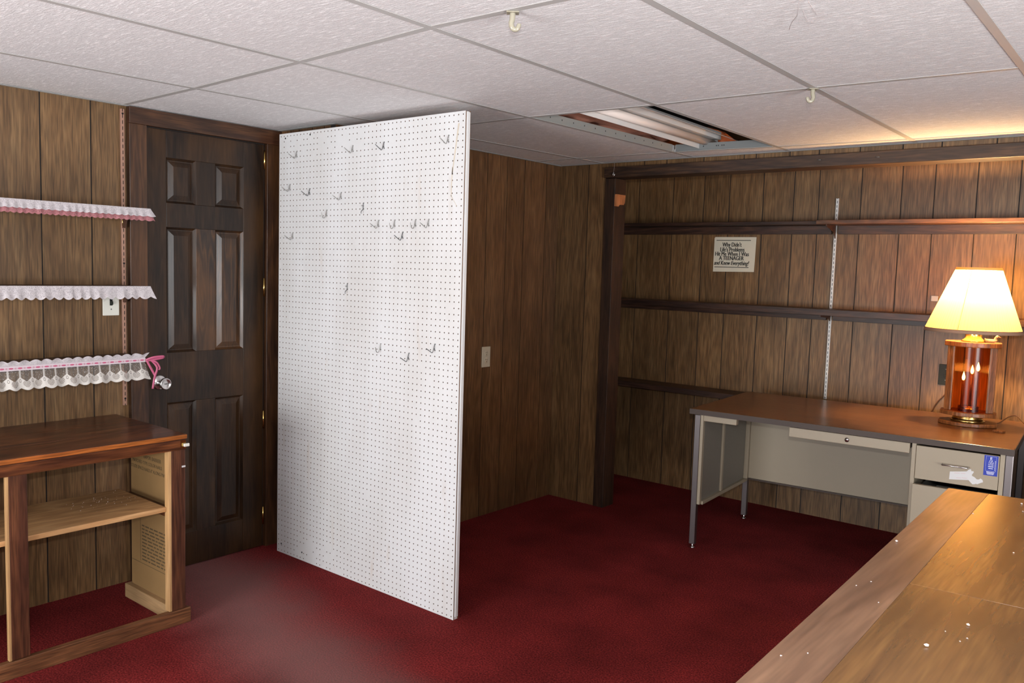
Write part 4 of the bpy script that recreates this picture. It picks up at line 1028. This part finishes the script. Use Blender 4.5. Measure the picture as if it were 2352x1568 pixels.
ch = thing('eye_chart_magnet', 'blue eye chart magnet on the upper desk drawer', 'magnet', desk.matrix_basis @ Vector((0, 0, 0)) , DA)
ch.location = (-2.05 + math.cos(DA) * 1.3885 - math.sin(DA) * 0.0072, 3.985 + math.sin(DA) * 1.3885 + math.cos(DA) * 0.0072, 0.662)
box('card', (-0.0265, 0.0, -0.044), (0.0265, 0.0007, 0.044), BLUE, ch)
text('lettering', 'E', 0.016, (0, -0.0003, 0.031), CHARTW, ch, 1.0, 0, 0.0006)
text('lettering', 'F P', 0.0095, (0, -0.0003, 0.0195), CHARTW, ch, 1.0, 0, 0.0003)
text('lettering', 'T O Z', 0.0075, (0, -0.0003, 0.0125), CHARTW, ch, 1.0, 0, 0.0002)
text('lettering', 'L P E D', 0.0062, (0, -0.0003, 0.0065), CHARTW, ch, 1.0, 0, 0.0001)
text('lettering', 'P E C F D', 0.0048, (0, -0.0003, 0.0015), CHARTW, ch, 1.0, 0, 0.0001)
mb = MB()
for z, w in ((-0.0045, 0.010), (-0.0125, 0.0085)): mb.box((-w, -0.0006, z - 0.0012), (w, -0.0001, z + 0.0012))
for k in range(9): mb.box((0.0145, -0.0006, 0.020 - k * 0.0048), (0.0175, -0.0001, 0.022 - k * 0.0048))
for z, w in ((-0.0275, 0.016), (-0.031, 0.0145), (-0.0345, 0.0145), (-0.038, 0.012)): mb.box((-w, -0.0006, z - 0.0007), (w, -0.0001, z + 0.0007))
for x in (-0.0195, 0.0195): mb.box((x - 0.0002, -0.0005, -0.0235), (x + 0.0002, -0.0001, 0.040))
for z in (-0.0235, 0.040): mb.box((-0.0195, -0.0005, z - 0.0002), (0.0195, -0.0001, z + 0.0002))
o = mb.build('small_print', CHARTW, ch)
stk = thing('white_sticker', 'torn white paper sticker below the desk drawer handle', 'sticker', (-2.05 + math.cos(DA) * 1.29 - math.sin(DA) * 0.0072, 3.985 + math.sin(DA) * 1.29 + math.cos(DA) * 0.0072, 0.606), DA)
sp = [(-0.058, -0.030), (-0.030, -0.027), (0.018, -0.021), (0.026, -0.029), (0.034, -0.037), (0.042, -0.0355), (0.048, -0.032), (0.052, -0.034), (0.066, -0.025), (0.074, -0.021), (0.072, -0.012), (0.064, -0.006), (0.056, -0.012), (0.049, -0.012), (0.040, -0.004), (0.030, 0.000), (0.030, 0.006), (0.036, 0.016), (0.034, 0.022), (0.027, 0.020), (0.024, 0.029), (0.017, 0.026), (0.008, 0.016), (-0.020, 0.011), (-0.057, 0.005)]
v = [(a, 0.0, b_) for a, b_ in sp] + [(a, 0.0006, b_) for a, b_ in sp]
n_ = len(sp)
new_obj('paper', v, [tuple(range(n_)), tuple(range(2 * n_ - 1, n_ - 1, -1))] + [(i, n_ + i, n_ + (i + 1) % n_, (i + 1) % n_) for i in range(n_)], STICKER, stk)
mb = MB()
for x0_, x1_, z, sl in ((-0.040, -0.018, 0.001, 0.08), (-0.014, 0.004, 0.004, 0.08), (-0.030, -0.012, -0.019, 0.08), (-0.009, 0.012, -0.016, 0.08)):
    mb.add([(x0_, -0.0004, z), (x1_, -0.0004, z + (x1_ - x0_) * sl), (x1_, -0.0004, z + 0.0016 + (x1_ - x0_) * sl), (x0_, -0.0004, z + 0.0016)], [(0, 1, 2, 3)])
mb.build('faded_print', PINKINK, stk)

# grey cabinet at the right end of the desk
gc = thing('grey_cabinet', 'dark grey metal cabinet with a white paint streak, right of the desk', 'cabinet', (-0.53, 4.10, 0))
box('carcass', (0.0, 0.02, 0.02), (0.40, 0.55, 0.70), GREYM, gc, 0.004)
box('door', (0.004, 0.0, 0.03), (0.396, 0.0195, 0.69), GREYM, gc, 0.003)
box('plinth', (0.01, 0.03, 0.0), (0.39, 0.54, 0.0198), DARKIN, gc)
v = [(0.012, -0.0006, 0.56), (0.020, -0.0006, 0.555), (0.019, -0.0006, 0.585), (0.028, -0.0006, 0.60), (0.024, -0.0006, 0.64), (0.017, -0.0006, 0.63), (0.018, -0.0006, 0.60), (0.010, -0.0006, 0.585)]
new_obj('paint_streak', v, [tuple(range(len(v)))], CHIP, gc)

# ------------------------------------------------------------------ table lamp
lamp = thing('table_lamp', 'wood and amber glass table lamp with pleated cream shade, lit, on the desk', 'lamp', (-0.872, 4.638, 0.7462), R(9))
def lens(w, d, cut=0.82, n=10):
    """almond plan with clipped tips"""
    pts = []
    for k in range(n + 1):
        s = -1 + 2 * k / n; pts.append((w * s * cut, -d * (1 - (s * cut) ** 2)))
    for k in range(n + 1):
        s = 1 - 2 * k / n; pts.append((w * s * cut, d * (1 - (s * cut) ** 2)))
    return pts
prism('base_board', lens(0.156, 0.100), 0.0, 0.018, LAMPW, lamp, 0.003)
lathe('brass_foot', [(0.0001, 0.0185), (0.075, 0.0185), (0.077, 0.024), (0.070, 0.030), (0.066, 0.036), (0.070, 0.042), (0.068, 0.047), (0.0001, 0.0475)], BRASS, lamp, 40)
prism('lower_board', lens(0.150, 0.094), 0.048, 0.068, LAMPW, lamp, 0.003)
prism('upper_board', lens(0.150, 0.094), 0.388, 0.412, LAMPW, lamp, 0.003)
for s in (-1, 1):
    pts = [(s * 0.108, -0.020), (s * 0.108, 0.020), (s * 0.082, 0.034), (s * 0.076, 0.034), (s * 0.076, -0.034), (s * 0.082, -0.034)]
    if s > 0: pts = pts[::1]
    else: pts = pts[::-1]
    prism('side_post', pts, 0.0684, 0.3876, LAMPW, lamp, 0.0015)
for sgn in (-1, 1):
    v, f = [], []
    for k in range(15):
        s = -1 + 2 * k / 14; x = 0.0745 * s; yv = sgn * (0.034 + 0.036 * (1 - s * s))
        v += [(x, yv, 0.0685), (x, yv, 0.3875)]
    f = [(2 * k, 2 * k + 2, 2 * k + 3, 2 * k + 1) for k in range(14)]
    new_obj('amber_glass_panel', v, f, AMBER, lamp, True)
lathe('candle_cup', [(0.0001, 0.0686), (0.045, 0.0686), (0.047, 0.092), (0.043, 0.094), (0.0001, 0.094)], BRASS, lamp, 28)
for (x, y, zt_) in ((-0.030, -0.020, 0.22), (0.030, -0.022, 0.27), (0.004, 0.026, 0.25)):
    tube('candle_stick', [(x, y, 0.0942), (x, y, zt_)], 0.006, LAMPW, lamp, 10)
    bb = lathe('flame_bulb', [(0.0001, zt_ + 0.0002), (0.004, zt_ + 0.002), (0.0062, zt_ + 0.007), (0.0072, zt_ + 0.013), (0.0068, zt_ + 0.019), (0.0054, zt_ + 0.026), (0.0032, zt_ + 0.034), (0.0014, zt_ + 0.040), (0.0003, zt_ + 0.044)], BULB, lamp, 16, (x, y, 0))
lathe('brass_neck', [(0.0001, 0.4124), (0.054, 0.4124), (0.052, 0.419), (0.042, 0.425), (0.038, 0.432), (0.041, 0.470), (0.043, 0.474), (0.0001, 0.475)], BRASS, lamp, 32)
tube('socket', [(0, 0, 0.4752), (0, 0, 0.56)], 0.014, BRASS, lamp, 12)
bulb_main = lathe('bulb', [(0.010, 0.5602), (0.014, 0.575), (0.028, 0.605), (0.030, 0.625), (0.022, 0.645), (0.0003, 0.653)], WHITEP, lamp, 16)
# pleated shade (a thin ring wall) with trim bands
v, f = [], []
npl = 180
SZ0, SZ1, SR0, SR1 = 0.462, 0.772, 0.215, 0.098
prof = [SZ0 + (SZ1 - SZ0) * k / 6 for k in range(7)]
for z in prof:
    s = (z - SZ0) / (SZ1 - SZ0); rr = SR0 + (SR1 - SR0) * s
    for k in range(npl):
        a = 2 * math.pi * k / npl
        r_ = rr + (0.0011 if k % 2 else -0.0006)
        v.append((r_ * math.cos(a) - 0.008 * (1 - s), r_ * math.sin(a), z))
for i in range(6):
    for k in range(npl): f.append((i * npl + k, i * npl + (k + 1) % npl, (i + 1) * npl + (k + 1) % npl, (i + 1) * npl + k))
shade = new_obj('shade', v, f, SHADE, lamp)
for (z0_, z1_, r0, r1, ofs) in ((SZ0 - 0.003, SZ0 + 0.014, SR0 + 0.0026, SR0 - 0.0036, -0.008), (SZ1 - 0.010, SZ1 + 0.002, SR1 + 0.006, SR1 + 0.0012, -0.0002)):
    lathe('shade_trim', [(r0 - 0.0035, z0_), (r0, z0_), (r1, z1_), (r1 - 0.0035, z1_), (r0 - 0.0035, z0_)], SHADETRIM if z0_ < 0.6 else SHADE, shade, 64, (ofs, 0, 0))
sa = 4.45
tube('seam', [((SR0 + 0.001) * math.cos(sa) - 0.008, (SR0 + 0.001) * math.sin(sa), SZ0 + 0.011), ((SR1 + 0.001) * math.cos(sa), (SR1 + 0.001) * math.sin(sa), SZ1 - 0.010)], 0.0011, SHADE, shade, 6)
ld = bpy.data.lights.new('lamp_light', 'POINT'); ld.energy = 48; ld.color = (1.0, 0.64, 0.30); ld.shadow_soft_size = 0.034
lo_ = bpy.data.objects.new('lamp_light', ld); C.objects.link(lo_); lo_.parent = lamp; lo_.location = (0, 0, 0.700)
# duck on the lamp's upper board
dk = thing('duck_figurine', 'tiny carved duck standing on the lamp beside its brass neck', 'figurine', (-0.795, 4.640, 0.7462 + 0.4125), R(5))
prof = [(-0.030, 0.010, 0.001, 0.013), (-0.022, 0.008, 0.009, 0.011), (-0.006, 0.009, 0.013, 0.0095), (0.010, 0.009, 0.012, 0.0095), (0.020, 0.011, 0.008, 0.008), (0.025, 0.013, 0.003, 0.004)]
v, f = [], []
nn = 12
for (x, zc, ry, rz_) in prof:
    for k in range(nn):
        a = 2 * math.pi * k / nn; v.append((x, ry * math.cos(a), max(0.0003, zc + rz_ * math.sin(a) * 0.9)))
for i in range(len(prof) - 1):
    for k in range(nn): f.append((i * nn + k, i * nn + (k + 1) % nn, (i + 1) * nn + (k + 1) % nn, (i + 1) * nn + k))
f.append(tuple(range(nn - 1, -1, -1))); f.append(tuple(range(5 * nn, 6 * nn)))
new_obj('body', v, f, DUCKB, dk, True)
tube('neck', smooth_path([(0.014, 0, 0.014), (0.017, 0, 0.024), (0.022, 0, 0.030), (0.028, 0, 0.031)], 4), [0.0055] * 4 + [0.005] * 4 + [0.0065] * 4 + [0.004], DUCKB, dk, 10)
tube('bill', [(0.029, 0, 0.0305), (0.036, 0, 0.0275), (0.042, 0, 0.0255)], [0.0038, 0.0024, 0.0012], LAMPW, dk, 8)
# small things on the desk top
wb_ = thing('wood_wedge', 'small flat wooden offcut on the desk by the lamp base', 'wood piece', (-0.712, 4.515, 0.7458), R(-20))
box('piece', (-0.022, -0.016, 0.0), (0.022, 0.016, 0.010), LAMPW, wb_, 0.001)
cd = tube('lamp_cord', smooth_path([(-0.80, 4.72, 0.7525), (-0.755, 4.75, 0.7545), (-0.72, 4.80, 0.785), (-0.69, 4.83, 0.790), (-0.655, 4.80, 0.765), (-0.625, 4.76, 0.7525)], 6), 0.0028, CORD, None, 8)
cd.parent = lamp; cd.matrix_parent_inverse = lamp.matrix_basis.inverted(); cd['label'] = 'thin brown lamp cord'
cd = tube('power_cord', smooth_path([(-1.04, YE - 0.006, 0.882), (-1.065, YE - 0.008, 0.84), (-1.11, YE - 0.010, 0.78), (-1.135, YE - 0.012, 0.725), (-1.15, YE - 0.016, 0.714)], 6), 0.0028, CORD, None, 8)
tag(cd, 'thin brown cord hanging from the black switch plate', 'cord')

# ------------------------------------------------------------------ counter in front
ct = thing('counter', 'varnished wooden counter with pale edge board, near the camera', 'counter', (0, 0, 0))
CZ = 0.9
def lerp(a, b_, s): return (a[0] + (b_[0] - a[0]) * s, a[1] + (b_[1] - a[1]) * s)
BL, FLc = (-0.495, 2.462), (-0.432, 0.35)
BRc, FRc = (0.60, 2.60), (0.60, 0.35)
def top_piece(s0, s1, mt_, y_lo=0.0, y_hi=1.0, name='top_board', z0=CZ - 0.022, z1=CZ):
    a, b_ = lerp(BL, BRc, s0), lerp(BL, BRc, s1); c_, d_ = lerp(FLc, FRc, s1), lerp(FLc, FRc, s0)
    q = [lerp(d_, a, y_lo), lerp(c_, b_, y_lo), lerp(c_, b_, y_hi), lerp(d_, a, y_hi)]
    return prism(name, q, z0, z1, mt_, ct, 0.0005)
g_ = 0.0002
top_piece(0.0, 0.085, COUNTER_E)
top_piece(0.085 + g_, 0.42, COUNTER, 0.0, 0.60)
top_piece(0.085 + g_, 0.42, COUNTER, 0.60 + g_, 1.0)
top_piece(0.42 + g_, 0.78, COUNTER)
top_piece(0.78 + g_, 1.0, COUNTER)
prism('body', [(-0.415, 0.40), (0.57, 0.40), (0.57, 2.55), (-0.465, 2.43)], 0.0, CZ - 0.0225, CASING, ct)
random.seed(9)
chipm = []
for k in range(3):
    bm = bmesh.new(); bmesh.ops.create_icosphere(bm, subdivisions=1, radius=1.0)
    for vv in bm.verts: vv.co *= random.uniform(0.6, 1.15); vv.co.z *= 0.6
    me = bpy.data.meshes.new('paint_chip'); bm.to_mesh(me); bm.free(); me.materials.append(CHIP); chipm.append(me)
def chip(x, y, s, label, grp, k, z=CZ):
    s *= 0.8
    o = bpy.data.objects.new('paint_chip', chipm[k % 3]); C.objects.link(o)
    o.scale = (s, s, s); o.location = (x, y, z + s * 0.52); o.rotation_euler = (0, 0, random.uniform(0, 6))
    return tag(o, label, 'paint chip', grp)
chip(-0.287, 1.358, 0.0058, 'largest pinkish white paint lump lying on the front counter', 'paint chips on the counter', 0)
chip(-0.466, 1.866, 0.0045, 'white paint chip sitting on the counter edge above the carpet', 'paint chips on the counter', 1)
chip(-0.256, 1.490, 0.0042, 'oblong white paint chip behind the largest lump on the counter', 'paint chips on the counter', 2)
for k, (x, y, s_) in enumerate(((-0.246, 1.432, 0.0026), (-0.252, 1.413, 0.0018), (-0.278, 1.438, 0.0016), (-0.266, 1.963, 0.0028), (-0.319, 2.417, 0.0045), (-0.305, 2.34, 0.003), (-0.433, 1.581, 0.0022), (-0.393, 1.486, 0.002), (-0.447, 1.541, 0.002), (-0.438, 1.172, 0.0024), (-0.412, 1.208, 0.0018), (-0.391, 2.227, 0.003))):
    chip(x, y, s_, 'tiny pale crumb scattered on the counter', 'crumbs on the counter', k)

# ------------------------------------------------------------------ plastic hooks on the ceiling grid, hanging thread, cobweb
def ceiling_hook(x, y, rz, label):
    h_ = thing('ceiling_hook', label, 'hook', (x, y, HC), rz, 'clear plastic hooks on the ceiling grid')
    box('clip', (-0.016, -0.013, -0.0035), (0.016, 0.013, -0.0004), HOOKP, h_, 0.001)
    pth = smooth_path([(0, 0, -0.003), (-0.001, 0, -0.018), (-0.003, 0, -0.030), (0.002, 0, -0.041), (0.011, 0, -0.042), (0.016, 0, -0.034), (0.017, 0, -0.029)], 5)
    n_ = len(pth)
    tube('hook', pth, [0.0076 - 0.0022 * k / n_ for k in range(n_)], HOOKP, h_, 10)
    return h_
ceiling_hook(-1.400, 1.668, YAW, 'clear plastic hook clipped to the ceiling grid, larger of the two')
ceiling_hook(-1.094, 2.906, YAW + math.pi, 'clear plastic hook clipped where two ceiling grid bars cross')
th = thing('hanging_tag', 'clear plastic tag hanging on a thread at the post top', 'tag', (-2.765, YB - 0.030, 2.02))
tube('thread', [(0, 0, 0.012), (0.002, 0, 0.0685)], 0.0006, COBWEB, th, 5)
tube('tag', smooth_path([(0, 0, 0.012), (0.006, 0, 0.0), (0.002, 0, -0.012), (-0.005, 0, -0.004), (0, 0, 0.012)], 4), 0.0022, CHROME, th, 6)
cwb = MB()
for pts in ([(-0.786, 1.968, 2.096), (-0.80, 2.00, 2.075), (-0.815, 2.03, 2.072), (-0.850, 2.09, 2.078), (-0.880, 2.15, 2.08)], [(-0.800, 2.03, 2.085), (-0.80, 2.06, 2.07), (-0.79, 2.08, 2.07)], [(-0.77, 1.98, 2.090), (-0.76, 2.00, 2.07), (-0.765, 2.03, 2.068), (-0.75, 2.06, 2.075)]):
    cwb.add(*tube_vf(smooth_path(pts, 5), 0.0008, 5))
o = cwb.build('cobweb_strand', COBWEB, None, True); tag(o, 'dusty cobweb strands hanging under a ceiling tile', 'cobweb')
